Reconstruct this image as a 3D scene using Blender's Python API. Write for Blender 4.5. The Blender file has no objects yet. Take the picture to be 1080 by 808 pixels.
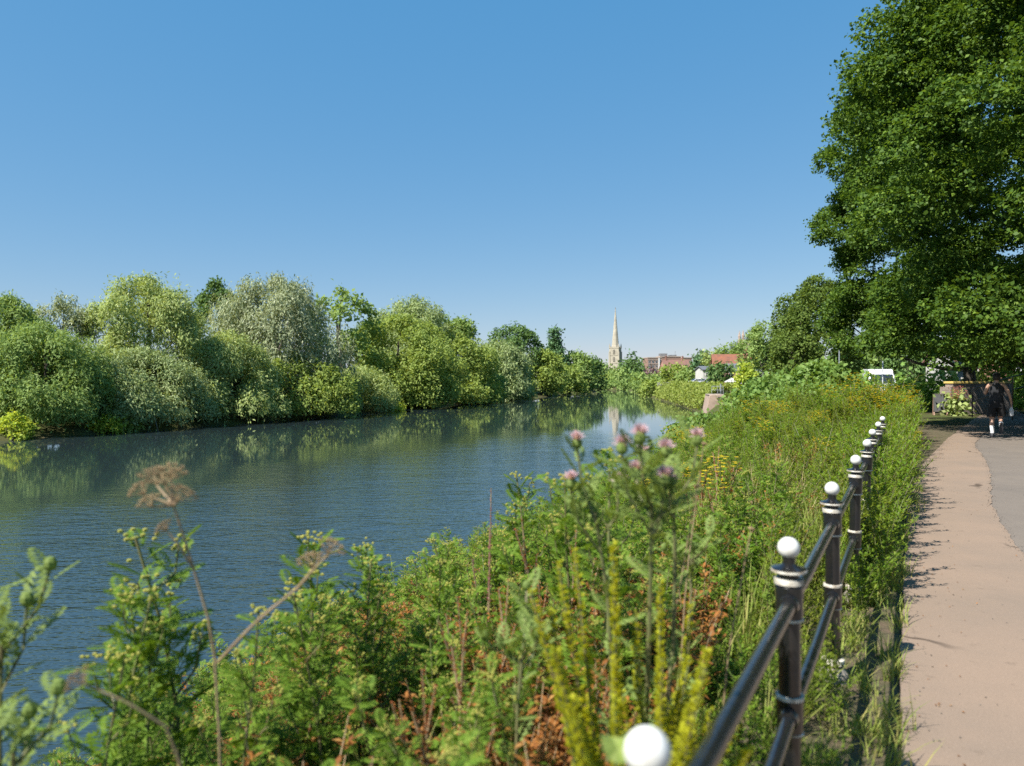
import bpy, math, random
import numpy as np
from mathutils import Vector, Matrix
rng = np.random.default_rng(11)
random.seed(11)
sc = bpy.context.scene
COL = sc.collection
R_ = math.radians
EYE, FPX, HZ = 1.6, 780.0, 400.0

def at(px, py, d):
    """world point seen at photo pixel (px,py) at depth d"""
    return np.array(((px - 540) / FPX * d, d, EYE - (py - HZ) / FPX * d))

# ------------------------------------------------------------------ materials
def new_mat(name):
    m = bpy.data.materials.new(name); m.use_nodes = True
    nt = m.node_tree; nt.nodes.clear()
    out = nt.nodes.new('ShaderNodeOutputMaterial')
    return m, nt, out
def N(nt, t, **kw):
    n = nt.nodes.new(t)
    for k, v in kw.items():
        if k in n.inputs.keys() if hasattr(n.inputs, 'keys') else False: n.inputs[k].default_value = v
        else: setattr(n, k, v)
    return n
def c4(c): return (c[0], c[1], c[2], 1)
def ramp(nt, fac, cols, pos=None, interp='LINEAR'):
    r = nt.nodes.new('ShaderNodeValToRGB'); e = r.color_ramp.elements
    r.color_ramp.interpolation = interp
    while len(e) < len(cols): e.new(1)
    for i, c in enumerate(cols):
        e[i].position = pos[i] if pos else i / (len(cols) - 1)
        e[i].color = c4(c)
    nt.links.new(fac, r.inputs[0]); return r.outputs[0]
def noise(nt, scale, detail=4, vec=None, rough=.55):
    n = N(nt, 'ShaderNodeTexNoise'); n.inputs['Scale'].default_value = scale
    n.inputs['Detail'].default_value = detail; n.inputs['Roughness'].default_value = rough
    if vec is None:
        t = N(nt, 'ShaderNodeTexCoord'); vec = t.outputs['Object']
    nt.links.new(vec, n.inputs['Vector']); return n.outputs['Fac']
def mix(nt, fac, a, b, mode='MIX'):
    m = N(nt, 'ShaderNodeMix', data_type='RGBA', blend_type=mode)
    for s, v in ((0, fac), (6, a), (7, b)):
        if isinstance(v, (int, float)): m.inputs[s].default_value = v
        elif isinstance(v, (tuple, list)): m.inputs[s].default_value = c4(v)
        else: nt.links.new(v, m.inputs[s])
    return m.outputs[2]
def mat(name, col, rough=.6, var=None, vscale=3, metal=0, bump=0, bscale=40, col2=None, spec=.5, coat=0):
    m, nt, out = new_mat(name)
    b = N(nt, 'ShaderNodeBsdfPrincipled'); nt.links.new(b.outputs[0], out.inputs[0])
    b.inputs['Roughness'].default_value = rough; b.inputs['Metallic'].default_value = metal
    b.inputs['Specular IOR Level'].default_value = spec; b.inputs['Coat Weight'].default_value = coat
    if var or col2:
        c2 = col2 or tuple(x * (1 - var) for x in col)
        f = ramp(nt, noise(nt, vscale, 6), [(0, 0, 0), (1, 1, 1)], [.35, .65])
        nt.links.new(mix(nt, f, col, c2), b.inputs['Base Color'])
    else: b.inputs['Base Color'].default_value = c4(col)
    if bump:
        bp = N(nt, 'ShaderNodeBump'); bp.inputs['Strength'].default_value = bump; bp.inputs['Distance'].default_value = .02
        nt.links.new(noise(nt, bscale, 6), bp.inputs['Height']); nt.links.new(bp.outputs[0], b.inputs['Normal'])
    return m
LEAFGAIN = 2.2
def leafmat(name, cols, patch=None, trans=.3, rough=.6, spec=.35, k=1.):
    spec *= .45; rough = max(rough, .55)
    trans += .1
    """each leaf its own tone between cols; patch=(colour, noise scale, low, high) tints whole patches of plants"""
    m, nt, out = new_mat(name)
    g = N(nt, 'ShaderNodeNewGeometry')
    cols = [tuple(min(x * LEAFGAIN * k, .8) for x in c) for c in cols] if max(max(c) for c in cols) < .3 else cols
    col = ramp(nt, g.outputs['Random Per Island'], cols)
    if patch:
        f = ramp(nt, noise(nt, patch[1], 3), [(0, 0, 0), (1, 1, 1)], [patch[2], patch[3]])
        col = mix(nt, f, col, mix(nt, .75, col, patch[0]))
    b = N(nt, 'ShaderNodeBsdfPrincipled'); b.inputs['Roughness'].default_value = rough
    b.inputs['Specular IOR Level'].default_value = spec
    t = N(nt, 'ShaderNodeBsdfTranslucent')
    nt.links.new(col, b.inputs['Base Color'])
    nt.links.new(mix(nt, 1.0, col, (1.25, 1.15, .55), 'MULTIPLY'), t.inputs[0])
    ms = N(nt, 'ShaderNodeMixShader'); ms.inputs[0].default_value = trans
    nt.links.new(b.outputs[0], ms.inputs[1]); nt.links.new(t.outputs[0], ms.inputs[2])
    nt.links.new(ms.outputs[0], out.inputs[0])
    return m
def brickmat(name, c1, c2, mortar, bw=.22, bh=.075, axis='xz'):
    m, nt, out = new_mat(name)
    tc = N(nt, 'ShaderNodeTexCoord'); s = N(nt, 'ShaderNodeSeparateXYZ'); nt.links.new(tc.outputs['Object'], s.inputs[0])
    cb = N(nt, 'ShaderNodeCombineXYZ')
    ad = N(nt, 'ShaderNodeMath', operation='ADD'); nt.links.new(s.outputs[0], ad.inputs[0]); nt.links.new(s.outputs[1], ad.inputs[1])
    nt.links.new(ad.outputs[0], cb.inputs[0]); nt.links.new(s.outputs[2], cb.inputs[1])
    bt = N(nt, 'ShaderNodeTexBrick'); nt.links.new(cb.outputs[0], bt.inputs[0])
    bt.inputs['Color1'].default_value = c4(c1); bt.inputs['Color2'].default_value = c4(c2); bt.inputs['Mortar'].default_value = c4(mortar)
    bt.inputs['Scale'].default_value = 1; bt.inputs['Brick Width'].default_value = bw; bt.inputs['Row Height'].default_value = bh
    bt.inputs['Mortar Size'].default_value = .01
    b = N(nt, 'ShaderNodeBsdfPrincipled'); b.inputs['Roughness'].default_value = .85
    nt.links.new(mix(nt, ramp(nt, noise(nt, 2.5, 5), [(0, 0, 0), (.5, .5, .5)], [.4, .7]), bt.outputs[0], tuple(.55 * x for x in c1)), b.inputs['Base Color'])
    nt.links.new(b.outputs[0], out.inputs[0]); return m

# ------------------------------------------------------------------ mesh helpers
def link(o, parent=None):
    COL.objects.link(o)
    if parent is not None: o.parent = parent
    return o
def tag(o, label=None, cat=None, group=None, kind=None):
    for k, v in (('label', label), ('category', cat), ('group', group), ('kind', kind)):
        if v: o[k] = v
    return o
def empty(name, loc, rz=0):
    o = bpy.data.objects.new(name, None); link(o); o.location = [float(v) for v in loc]; o.rotation_euler = (0, 0, rz)
    o.empty_display_size = .1
    return o
def qmesh(name, Q, m, smooth=False, mi=None):
    """mesh datablock from separate quads (n,4,3)"""
    Q = np.ascontiguousarray(Q, dtype=np.float32); n = len(Q)
    me = bpy.data.meshes.new(name)
    me.vertices.add(4 * n); me.vertices.foreach_set('co', Q.reshape(-1))
    me.loops.add(4 * n); me.loops.foreach_set('vertex_index', np.arange(4 * n, dtype=np.int32))
    me.polygons.add(n); me.polygons.foreach_set('loop_start', np.arange(0, 4 * n, 4, dtype=np.int32))
    if mi is not None: me.polygons.foreach_set('material_index', np.ascontiguousarray(mi, dtype=np.int32))
    if smooth: me.polygons.foreach_set('use_smooth', np.ones(n, dtype=bool))
    for x in (m if isinstance(m, (list, tuple)) else [m]): me.materials.append(x)
    me.update(calc_edges=True)
    return me
def qobj(name, Q, m, parent=None, **kw):
    return link(bpy.data.objects.new(name, qmesh(name, Q, m, **kw)), parent)
class MB:
    def __init__(s): s.v = []; s.f = []
    def add(s, V, F, M=None, t=None):
        k = len(s.v)
        for p in V:
            p = Vector(p)
            if M is not None: p = M @ p
            if t is not None: p = p + Vector(t)
            s.v.append(tuple(p))
        s.f += [tuple(i + k for i in f) for f in F]; return s
    def box(s, c, d, rz=0, taper=1.0):
        x, y, z = (q / 2 for q in d); T = taper
        V = [(-x, -y, -z), (x, -y, -z), (x, y, -z), (-x, y, -z), (-x * T, -y * T, z), (x * T, -y * T, z), (x * T, y * T, z), (-x * T, y * T, z)]
        return s.add(V, [(3, 2, 1, 0), (4, 5, 6, 7), (0, 1, 5, 4), (1, 2, 6, 5), (2, 3, 7, 6), (3, 0, 4, 7)], Matrix.Rotation(rz, 3, 'Z'), c)
    def prism(s, poly, y0, y1):
        """polygon in xz extruded along y"""
        n = len(poly); V = [(x, y0, z) for x, z in poly] + [(x, y1, z) for x, z in poly]
        return s.add(V, [tuple(range(n)), tuple(range(2 * n - 1, n - 1, -1))] + [(i, i + n, (i + 1) % n + n, (i + 1) % n) for i in range(n)])
    def lathe(s, prof, o=(0, 0, 0), n=16, a0=0):
        k = len(prof); V = []
        for r, z in prof:
            for i in range(n):
                a = a0 + 2 * math.pi * i / n; V.append((o[0] + r * math.cos(a), o[1] + r * math.sin(a), o[2] + z))
        F = [(j * n + i, j * n + (i + 1) % n, (j + 1) * n + (i + 1) % n, (j + 1) * n + i) for j in range(k - 1) for i in range(n)]
        return s.add(V, F + [tuple(range(n - 1, -1, -1)), tuple(range((k - 1) * n, k * n))])
    def tube(s, pts, rad, n=8):
        pts = [Vector(p) for p in pts]; V = []
        if isinstance(rad, (int, float)): rad = [rad] * len(pts)
        for i, p in enumerate(pts):
            d = (pts[min(i + 1, len(pts) - 1)] - pts[max(i - 1, 0)]).normalized()
            a = d.cross(Vector((0, 0, 1)) if abs(d.z) < .95 else Vector((1, 0, 0))).normalized(); b = d.cross(a)
            for k in range(n):
                th = 2 * math.pi * k / n; V.append(p + (a * math.cos(th) + b * math.sin(th)) * rad[i])
        m = len(pts); F = [(j * n + i, j * n + (i + 1) % n, (j + 1) * n + (i + 1) % n, (j + 1) * n + i) for j in range(m - 1) for i in range(n)]
        return s.add(V, F + [tuple(range(n - 1, -1, -1)), tuple(range((m - 1) * n, m * n))])
    def loft(s, secs, n=14):
        """secs: (cx,cy,cz,rx,ry)"""
        V = []
        for cx, cy, cz, rx, ry in secs:
            for i in range(n):
                a = 2 * math.pi * i / n; V.append((cx + rx * math.cos(a), cy + ry * math.sin(a), cz))
        k = len(secs); F = [(j * n + i, j * n + (i + 1) % n, (j + 1) * n + (i + 1) % n, (j + 1) * n + i) for j in range(k - 1) for i in range(n)]
        return s.add(V, F + [tuple(range(n - 1, -1, -1)), tuple(range((k - 1) * n, k * n))])
    def mesh(s, name, m, smooth=False):
        me = bpy.data.meshes.new(name); me.from_pydata(s.v, [], s.f)
        for x in (m if isinstance(m, (list, tuple)) else [m]): me.materials.append(x)
        if smooth:
            me.polygons.foreach_set('use_smooth', np.ones(len(me.polygons), dtype=bool))
            try: me.set_sharp_from_angle(angle=R_(40))
            except Exception: pass
        me.update(); return me
    def build(s, name, m, parent=None, smooth=False, bevel=0):
        o = link(bpy.data.objects.new(name, s.mesh(name, m, smooth)), parent)
        if bevel:
            b = o.modifiers.new('bevel', 'BEVEL'); b.width = bevel; b.segments = 2; b.limit_method = 'ANGLE'
        return o
def copy_tree(o, parent=None):
    c = o.copy(); COL.objects.link(c); c.parent = parent
    for ch in list(o.children): copy_tree(ch, c)
    return c

# quads for plants -------------------------------------------------------------
def unit(a): return a / np.maximum(np.linalg.norm(a, axis=-1, keepdims=True), 1e-9)
def kites(base, dr, nrm, L, W, fold=.15):
    """leaf kites: base (n,3), direction, normal, length (n,), width (n,)"""
    dr = unit(dr); side = unit(np.cross(dr, nrm)); nn = np.cross(side, dr)
    L = np.broadcast_to(L, (len(base),))[:, None]; W = np.broadcast_to(W, (len(base),))[:, None]
    mid = base + dr * L * .45 + nn * W * fold
    return np.stack([base, mid + side * W / 2, base + dr * L, mid - side * W / 2], 1)
def tubeq(pts, rad, n=5):
    pts = np.asarray(pts, float); k = len(pts); rad = np.broadcast_to(rad, (k,))
    d = unit(np.gradient(pts, axis=0)); up = np.array((.31, .17, 1.)) if abs(d[0, 2]) < .9 else np.array((1., .2, 0))
    a = unit(np.cross(d, up)); b = np.cross(d, a); th = np.arange(n) * 2 * np.pi / n
    ring = pts[:, None] + rad[:, None, None] * (a[:, None] * np.cos(th)[None, :, None] + b[:, None] * np.sin(th)[None, :, None])
    nx = np.roll(ring, -1, 1)
    return np.stack([ring[:-1], nx[:-1], nx[1:], ring[1:]], 2).reshape(-1, 4, 3)
def ballq(c, r, nu=6, nv=4, squash=1.0):
    u = np.linspace(0, 2 * np.pi, nu + 1); v = np.linspace(0, np.pi, nv + 1)
    P = np.stack([np.outer(np.sin(v), np.cos(u)), np.outer(np.sin(v), np.sin(u)), np.outer(np.cos(v), np.ones_like(u)) * squash], -1) * r + np.asarray(c)
    return np.stack([P[:-1, :-1], P[1:, :-1], P[1:, 1:], P[:-1, 1:]], 2).reshape(-1, 4, 3)
def rots(yaw, pitch):
    """matrices taking +x to the given yaw and upward pitch"""
    cy, sy, cp, sp = np.cos(yaw), np.sin(yaw), np.cos(pitch), np.sin(pitch); z = np.zeros_like(cy)
    return np.stack([np.stack([cy * cp, -sy, -cy * sp], -1), np.stack([sy * cp, cy, -sy * sp], -1), np.stack([sp, z, cp], -1)], -2)
def put(T, pos, M, s):
    """template quads T (m,4,3) at each pos (k,3) with matrix (k,3,3) and scale (k,)"""
    return (np.einsum('kij,mvj->kmvi', M * np.asarray(s)[:, None, None], T) + np.asarray(pos)[:, None, None, :]).reshape(-1, 4, 3)
def pinnate(pairs=8, ll=.36, lw=.11, droop=.25, teeth=False):
    x = np.linspace(.12, .95, pairs); q = []
    for sg in (1, -1):
        base = np.stack([x, 0 * x, -droop * x ** 2], 1)
        d = np.stack([.62 + 0 * x, sg * (.8 + 0 * x), -.15 - .3 * x], 1)
        L = ll * np.sin(np.pi * (.12 + .8 * x)) + .06
        q.append(kites(base, d, np.tile((0., 0, 1), (pairs, 1)), L, lw + 0 * x))
        if teeth:
            q.append(kites(base + unit(d) * (L * .45)[:, None], d + np.array((.9, 0, 0)), np.tile((0., 0, 1), (pairs, 1)), L * .5, lw * .7))
    q.append(kites(np.array([[.95, 0, -droop * .9]]), np.array([[1., 0, -.5]]), np.array([[0., 0, 1]]), .16, lw))
    xs = np.linspace(0, 1, 4); q.append(tubeq(np.stack([xs, 0 * xs, -droop * xs ** 2 - .004], 1), np.array((.016, .013, .01, .005)), 3))
    return np.concatenate(q)

# ------------------------------------------------------------------ the place: terrain
F0 = np.array((-.41, 0.)); U = np.array((.475, .88)); U = U / np.linalg.norm(U); NR = np.array((U[1], -U[0]))   # fence line, its direction, its right
RB = np.array([(-40, -56), (-9.2, -3.5), (-4.7, 5.0), (-3.3, 8.5), (-1.7, 13.8), (3.3, 23.8), (8.5, 38), (14, 55), (25, 95), (29.5, 130), (34.6, 180), (44, 270), (49, 312), (22, 345), (-60, 385)], float)
LB = np.array([(-80, -40), (-55, 20), (-38, 55), (-28, 76), (-17, 110), (-7, 143), (8, 190), (20, 230), (32, 272), (27, 292), (-60, 340)], float)
POLY = np.concatenate([LB, RB[::-1]])
WATER = -3.0
def seg_dist(P, A):
    d = np.full(len(P), 1e9)
    for a, b in zip(A[:-1], A[1:]):
        ab = b - a; t = np.clip(((P - a) @ ab) / (ab @ ab), 0, 1)
        d = np.minimum(d, np.linalg.norm(P - (a + t[:, None] * ab), axis=1))
    return d
def inside(P):
    r = np.zeros(len(P), bool); x, y = P[:, 0], P[:, 1]; n = len(POLY)
    for i in range(n):
        (x0, y0), (x1, y1) = POLY[i], POLY[(i + 1) % n]
        c = (y0 > y) != (y1 > y)
        with np.errstate(divide='ignore', invalid='ignore'):
            r ^= c & (x < (x1 - x0) * (y - y0) / (y1 - y0 + 1e-12) + x0)
    return r
def sstep(x, a, b):
    t = np.clip((x - a) / (b - a), 0, 1); return t * t * (3 - 2 * t)
def ground(P):
    P = np.atleast_2d(np.asarray(P, float))[:, :2]
    dl, dr = seg_dist(P, LB), seg_dist(P, RB); ins = inside(P)
    zr = np.interp(dr, [0, .3, 1.1, 2.6, 4.7, 6.2, 6.7], [-3.05, -2.7, -2.05, -1.25, -.45, -.05, 0])
    zl = np.interp(dl, [0, .6, 3, 20, 60], [-3.05, -2.6, -2.0, -1.2, -.6])
    z = np.where(dr < dl, zr, zl)
    z = np.where(ins, -3.05 - np.minimum(np.minimum(dl, dr) * .5, 1.6), z)
    x, y = P[:, 0], P[:, 1]
    z = z + 13 * sstep(y, 260, 480) * sstep(x, 95, 170) * (~ins)                     # hill of the cathedral
    off = (P - F0) @ NR; al = (P - F0) @ U
    z = z + 1.3 * sstep(off, 5.0, 8.5) * sstep(al, 22, 30) * (1 - sstep(al, 44, 60)) * (1 - sstep(off, 20, 40))    # grassy rise beside the path
    return z
def gz(x, y): return float(ground([(x, y)])[0])
def fence_pt(a, t, z=None):
    """a along the fence, t to its left"""
    p = F0 + U * a - NR * t
    return np.array((p[0], p[1], gz(*p) if z is None else z))
def bank_depth(px):
    """depth at which the left waterline is seen in this column"""
    k = (px - 540) / FPX
    for a, b in zip(LB[:-1], LB[1:]):
        fa, fb = a[0] - k * a[1], b[0] - k * b[1]
        if fa <= 0 < fb or fb <= 0 < fa:
            t = fa / (fa - fb); return a[1] + t * (b[1] - a[1])
    return 280.

# ------------------------------------------------------------------ setting meshes
def ground_mat():
    m, nt, out = new_mat('ground_cover')
    b = N(nt, 'ShaderNodeBsdfPrincipled'); b.inputs['Roughness'].default_value = .95; b.inputs['Specular IOR Level'].default_value = .1
    f = ramp(nt, noise(nt, .35, 8), [(0, 0, 0), (1, 1, 1)], [.38, .62])
    f2 = ramp(nt, noise(nt, 9, 6), [(0, 0, 0), (1, 1, 1)], [.3, .7])
    c = mix(nt, f, mix(nt, f2, (.05, .075, .02), (.10, .11, .035)), mix(nt, f2, (.09, .065, .04), (.055, .06, .022)))
    nt.links.new(c, b.inputs['Base Color'])
    bp = N(nt, 'ShaderNodeBump'); bp.inputs['Strength'].default_value = .8; bp.inputs['Distance'].default_value = .05
    nt.links.new(noise(nt, 22, 6), bp.inputs['Height']); nt.links.new(bp.outputs[0], b.inputs['Normal'])
    nt.links.new(b.outputs[0], out.inputs[0]); return m
def build_ground():
    nr, na = 190, 420
    r = np.concatenate([[0], np.geomspace(.4, 1500, nr)]); th = np.linspace(0, 2 * np.pi, na, endpoint=False)
    P = np.stack([np.outer(r, np.sin(th)), np.outer(r, np.cos(th))], -1).reshape(-1, 2)
    z = ground(P)
    rr = np.hypot(P[:, 0], P[:, 1]); off = (P - F0) @ NR
    rough = (off < .1) | (off > 7)
    z = z + np.where(rough, (rng.random(len(z)) - .5) * np.clip(rr * .012, 0, .12), 0)
    V = np.concatenate([P, z[:, None]], 1)
    F = []
    for j in range(len(r) - 1):
        i = np.arange(na); k = (i + 1) % na
        F.append(np.stack([j * na + i, j * na + k, (j + 1) * na + k, (j + 1) * na + i], 1))
    F = np.concatenate(F)
    Q = V[F]
    me = bpy.data.meshes.new('ground'); n = len(F)
    me.vertices.add(len(V)); me.vertices.foreach_set('co', V.astype(np.float32).reshape(-1))
    me.loops.add(4 * n); me.loops.foreach_set('vertex_index', F[:, ::-1].astype(np.int32).reshape(-1).copy())
    me.polygons.add(n); me.polygons.foreach_set('loop_start', np.arange(0, 4 * n, 4, dtype=np.int32))
    me.polygons.foreach_set('use_smooth', np.ones(n, dtype=bool))
    me.update(calc_edges=True); me.validate()
    me.materials.append(ground_mat())
    tag(link(bpy.data.objects.new('ground', me)), kind='structure')
build_ground()

def water_mat():
    m, nt, out = new_mat('river_water')
    b = N(nt, 'ShaderNodeBsdfPrincipled')
    b.inputs['Base Color'].default_value = (.022, .036, .038, 1); b.inputs['Roughness'].default_value = .035  # blue put into the base colour stands in for reflected sky
    b.inputs['IOR'].default_value = 1.9; b.inputs['Specular IOR Level'].default_value = .5
    tc = N(nt, 'ShaderNodeTexCoord')
    mp = N(nt, 'ShaderNodeMapping'); mp.inputs['Rotation'].default_value = (0, 0, R_(-20)); mp.inputs['Scale'].default_value = (.55, 1.25, 1)
    nt.links.new(tc.outputs['Object'], mp.inputs[0])
    w1 = noise(nt, 2.2, 3, mp.outputs[0], .6)      # wavelets
    w2 = noise(nt, .45, 2, mp.outputs[0], .5)      # longer swell
    w3 = noise(nt, 6.5, 2, mp.outputs[0], .5)      # fine ripples
    a0 = N(nt, 'ShaderNodeMath', operation='MULTIPLY_ADD'); nt.links.new(w3, a0.inputs[0]); a0.inputs[1].default_value = .45; nt.links.new(w1, a0.inputs[2])
    ad = N(nt, 'ShaderNodeMath', operation='MULTIPLY_ADD'); nt.links.new(w2, ad.inputs[0]); ad.inputs[1].default_value = 1.2; nt.links.new(a0.outputs[0], ad.inputs[2])
    # breeze: broad patches where the wind ruffles the surface more, calm towards the lee bank
    sep = N(nt, 'ShaderNodeSeparateXYZ'); nt.links.new(tc.outputs['Object'], sep.inputs[0])
    lee = N(nt, 'ShaderNodeMapRange'); lee.inputs[1].default_value = 14; lee.inputs[2].default_value = 68; lee.inputs[3].default_value = WRUF; lee.inputs[4].default_value = WCALM
    nt.links.new(sep.outputs[1], lee.inputs[0])
    pf = N(nt, 'ShaderNodeMapRange'); pf.inputs[1].default_value = .35; pf.inputs[2].default_value = .65; pf.inputs[3].default_value = .75; pf.inputs[4].default_value = 1.2
    nt.links.new(noise(nt, .06, 3, mp.outputs[0]), pf.inputs[0])
    st = N(nt, 'ShaderNodeMath', operation='MULTIPLY'); nt.links.new(lee.outputs[0], st.inputs[0]); nt.links.new(pf.outputs[0], st.inputs[1])
    # the far left shore lies in the lee of its trees: smooth water along it, ruffled water out in the stream
    dt = N(nt, 'ShaderNodeVectorMath', operation='DOT_PRODUCT'); nt.links.new(tc.outputs['Object'], dt.inputs[0]); dt.inputs[1].default_value = (.952, -.307, 0)
    wv = N(nt, 'ShaderNodeMath', operation='MULTIPLY_ADD'); nt.links.new(noise(nt, .09, 4, mp.outputs[0], .6), wv.inputs[0]); wv.inputs[1].default_value = 14; nt.links.new(dt.outputs['Value'], wv.inputs[2])
    sh = N(nt, 'ShaderNodeMapRange', interpolation_type='SMOOTHSTEP'); nt.links.new(wv.outputs[0], sh.inputs[0])
    for k_, v_ in ((1, -22), (2, -11), (3, .04), (4, 1.)): sh.inputs[k_].default_value = v_
    s2 = N(nt, 'ShaderNodeMath', operation='MULTIPLY'); nt.links.new(st.outputs[0], s2.inputs[0]); nt.links.new(sh.outputs[0], s2.inputs[1]); st = s2
    bp = N(nt, 'ShaderNodeBump'); bp.inputs['Distance'].default_value = .16
    nt.links.new(st.outputs[0], bp.inputs['Strength']); nt.links.new(ad.outputs[0], bp.inputs['Height'])
    nt.links.new(bp.outputs[0], b.inputs['Normal']); nt.links.new(b.outputs[0], out.inputs[0]); return m
WRUF, WCALM = .34, .004
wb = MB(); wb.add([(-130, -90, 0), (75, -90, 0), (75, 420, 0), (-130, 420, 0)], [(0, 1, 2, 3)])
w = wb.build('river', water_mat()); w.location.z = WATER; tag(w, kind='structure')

# footway (tan) and lane (grey): strips along the railing, with worn, irregular edges
def path_left(a): return .33 + .05 * np.sin(a * 1.7) + .03 * np.sin(a * 4.3 + 1) + .9 * sstep(a, 13, 27) * 0 
_JT = np.random.default_rng(31).normal(0, 1, (8, 4000))
def jag(a, s, k): return s * (1.0 * np.interp(a * .7, np.arange(4000) - 100, _JT[k]) + .7 * np.interp(a * 2.3, np.arange(4000) - 100, _JT[(k + 2) % 8]) + .5 * np.interp(a * 9, np.arange(4000) - 200, _JT[(k + 5) % 8]))
def bend(a): return .045 * np.maximum(a - 12, 0) ** 1.25
def strip(name, a0, a1, lo, hi, z, m, step=.07, nx=6):
    A = np.arange(a0, a1, step); V = []; F = []
    for i, a in enumerate(A):
        l, h = lo(a), hi(a)
        for j in range(nx + 1):
            p = F0 + U * a + NR * (l + (h - l) * j / nx); V.append((p[0], p[1], z))
    for i in range(len(A) - 1):
        for j in range(nx):
            q = i * (nx + 1) + j; F.append((q, q + 1, q + nx + 2, q + nx + 1))
    mb = MB(); mb.v = V; mb.f = F
    return tag(mb.build(name, m), kind='structure')
def paving(name, c1, c2, grit, cracks):
    m, nt, out = new_mat(name)
    b = N(nt, 'ShaderNodeBsdfPrincipled'); b.inputs['Roughness'].default_value = .85; b.inputs['Specular IOR Level'].default_value = .25
    big = ramp(nt, noise(nt, .9, 7, rough=.65), [(0, 0, 0), (1, 1, 1)], [.35, .68])
    c = mix(nt, big, c1, c2)
    sp = ramp(nt, noise(nt, 170, 3), [(0, 0, 0), (1, 1, 1)], [.25, .75])
    c = mix(nt, mix(nt, .5, sp, sp), mix(nt, 1, c, (1 - grit,) * 3, 'MULTIPLY'), mix(nt, 1, c, (1 + grit,) * 3, 'MULTIPLY'))
    st = ramp(nt, noise(nt, 5.5, 5, rough=.7), [(0, 0, 0), (1, 1, 1)], [.62, .72])      # old stains
    stf = N(nt, 'ShaderNodeMath', operation='MULTIPLY'); nt.links.new(st, stf.inputs[0]); stf.inputs[1].default_value = .55
    c = mix(nt, stf.outputs[0], c, tuple(.5 * x for x in c1))
    pit = ramp(nt, noise(nt, 38, 4, rough=.7), [(0, 0, 0), (1, 1, 1)], [.68, .74])
    c = mix(nt, pit, c, tuple(.62 * x for x in c1))
    if cracks:
        v = N(nt, 'ShaderNodeTexVoronoi', feature='DISTANCE_TO_EDGE'); v.inputs['Scale'].default_value = cracks
        tc = N(nt, 'ShaderNodeTexCoord'); nd = N(nt, 'ShaderNodeTexNoise'); nd.inputs['Scale'].default_value = 3
        nt.links.new(tc.outputs['Object'], nd.inputs['Vector'])
        nt.links.new(mix(nt, .25, tc.outputs['Object'], nd.outputs['Color']), v.inputs['Vector'])
        ck = ramp(nt, v.outputs['Distance'], [(1, 1, 1), (0, 0, 0)], [.004, .012])
        gate = ramp(nt, noise(nt, .7, 2), [(0, 0, 0), (1, 1, 1)], [.52, .6])
        g2 = N(nt, 'ShaderNodeMath', operation='MULTIPLY'); nt.links.new(ck, g2.inputs[0]); nt.links.new(gate, g2.inputs[1])
        c = mix(nt, g2.outputs[0], c, tuple(.35 * x for x in c1))
    nt.links.new(c, b.inputs['Base Color'])
    bp = N(nt, 'ShaderNodeBump'); bp.inputs['Strength'].default_value = .35; bp.inputs['Distance'].default_value = .006
    nt.links.new(noise(nt, 120, 4), bp.inputs['Height']); nt.links.new(bp.outputs[0], b.inputs['Normal'])
    nt.links.new(b.outputs[0], out.inputs[0]); return m
TAN = paving('tan_surface', (.245, .178, .13), (.205, .156, .118), .16, .45)
GREY = paving('grey_tarmac', (.175, .146, .12), (.145, .123, .104), .2, .35)
SOIL = mat('dry_soil', (.115, .08, .05), .95, col2=(.06, .062, .022), vscale=7, bump=.9, bscale=60)
lo_t = lambda a: .32 + jag(a, .012, 1) + bend(a)
hi_t = lambda a: 1.33 + jag(a, .018, 2) + .08 * np.sin(a * .5) + bend(a) * .98 - .3 * float(sstep(np.array(a), 12, 26))
lo_g = lambda a: hi_t(a) - .12
hi_g = lambda a: 5.2 - 1.7 * float(sstep(np.array(a), 12, 24)) + jag(a, .03, 5) + bend(a)
strip('verge', -8, 30, lambda a: -.3 + jag(a, .05, 3), lambda a: lo_t(a) + .08, .004, SOIL)
strip('lane', -8, 70, lo_g, hi_g, .008, GREY)
strip('footpath', -8, 70, lo_t, hi_t, .016, TAN)

# ------------------------------------------------------------------ railing
IRON = mat('black_iron_paint', (.008, .009, .011), .24, coat=.3, col2=(.014, .013, .012), vscale=22, bump=.12, bscale=30)
def chipped(name, c, dirt, chip):
    m, nt, out = new_mat(name); b = N(nt, 'ShaderNodeBsdfPrincipled'); b.inputs['Roughness'].default_value = .45; nt.links.new(b.outputs[0], out.inputs[0])
    gi = N(nt, 'ShaderNodeObjectInfo'); tc = N(nt, 'ShaderNodeTexCoord'); mp = N(nt, 'ShaderNodeMapping'); nt.links.new(tc.outputs['Object'], mp.inputs[0]); nt.links.new(gi.outputs['Location'], mp.inputs[1])
    d = ramp(nt, noise(nt, 24, 6, mp.outputs[0], .7), [(0, 0, 0), (.7, .7, .7)], [.48, .72]); k = ramp(nt, noise(nt, 42, 3, mp.outputs[0], .6), [(0, 0, 0), (1, 1, 1)], [.685, .71])
    nt.links.new(mix(nt, k, mix(nt, d, c, dirt), chip), b.inputs['Base Color'])
    bp = N(nt, 'ShaderNodeBump'); bp.inputs['Strength'].default_value = .25; bp.inputs['Distance'].default_value = .004; bp.invert = True
    nt.links.new(k, bp.inputs['Height']); nt.links.new(bp.outputs[0], b.inputs['Normal']); return m
WHITE = chipped('white_paint', (.64, .635, .6), (.42, .38, .3), (.05, .04, .035))
OLDW = mat('worn_white_paint', (.7, .68, .6), .6, col2=(.32, .26, .19), vscale=30, bump=.3, bscale=60)
CONC = mat('old_concrete', (.3, .27, .23), .9, col2=(.2, .17, .13), vscale=9, bump=.6, bscale=45)
NPOST, SP = 8, 1.575
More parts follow.
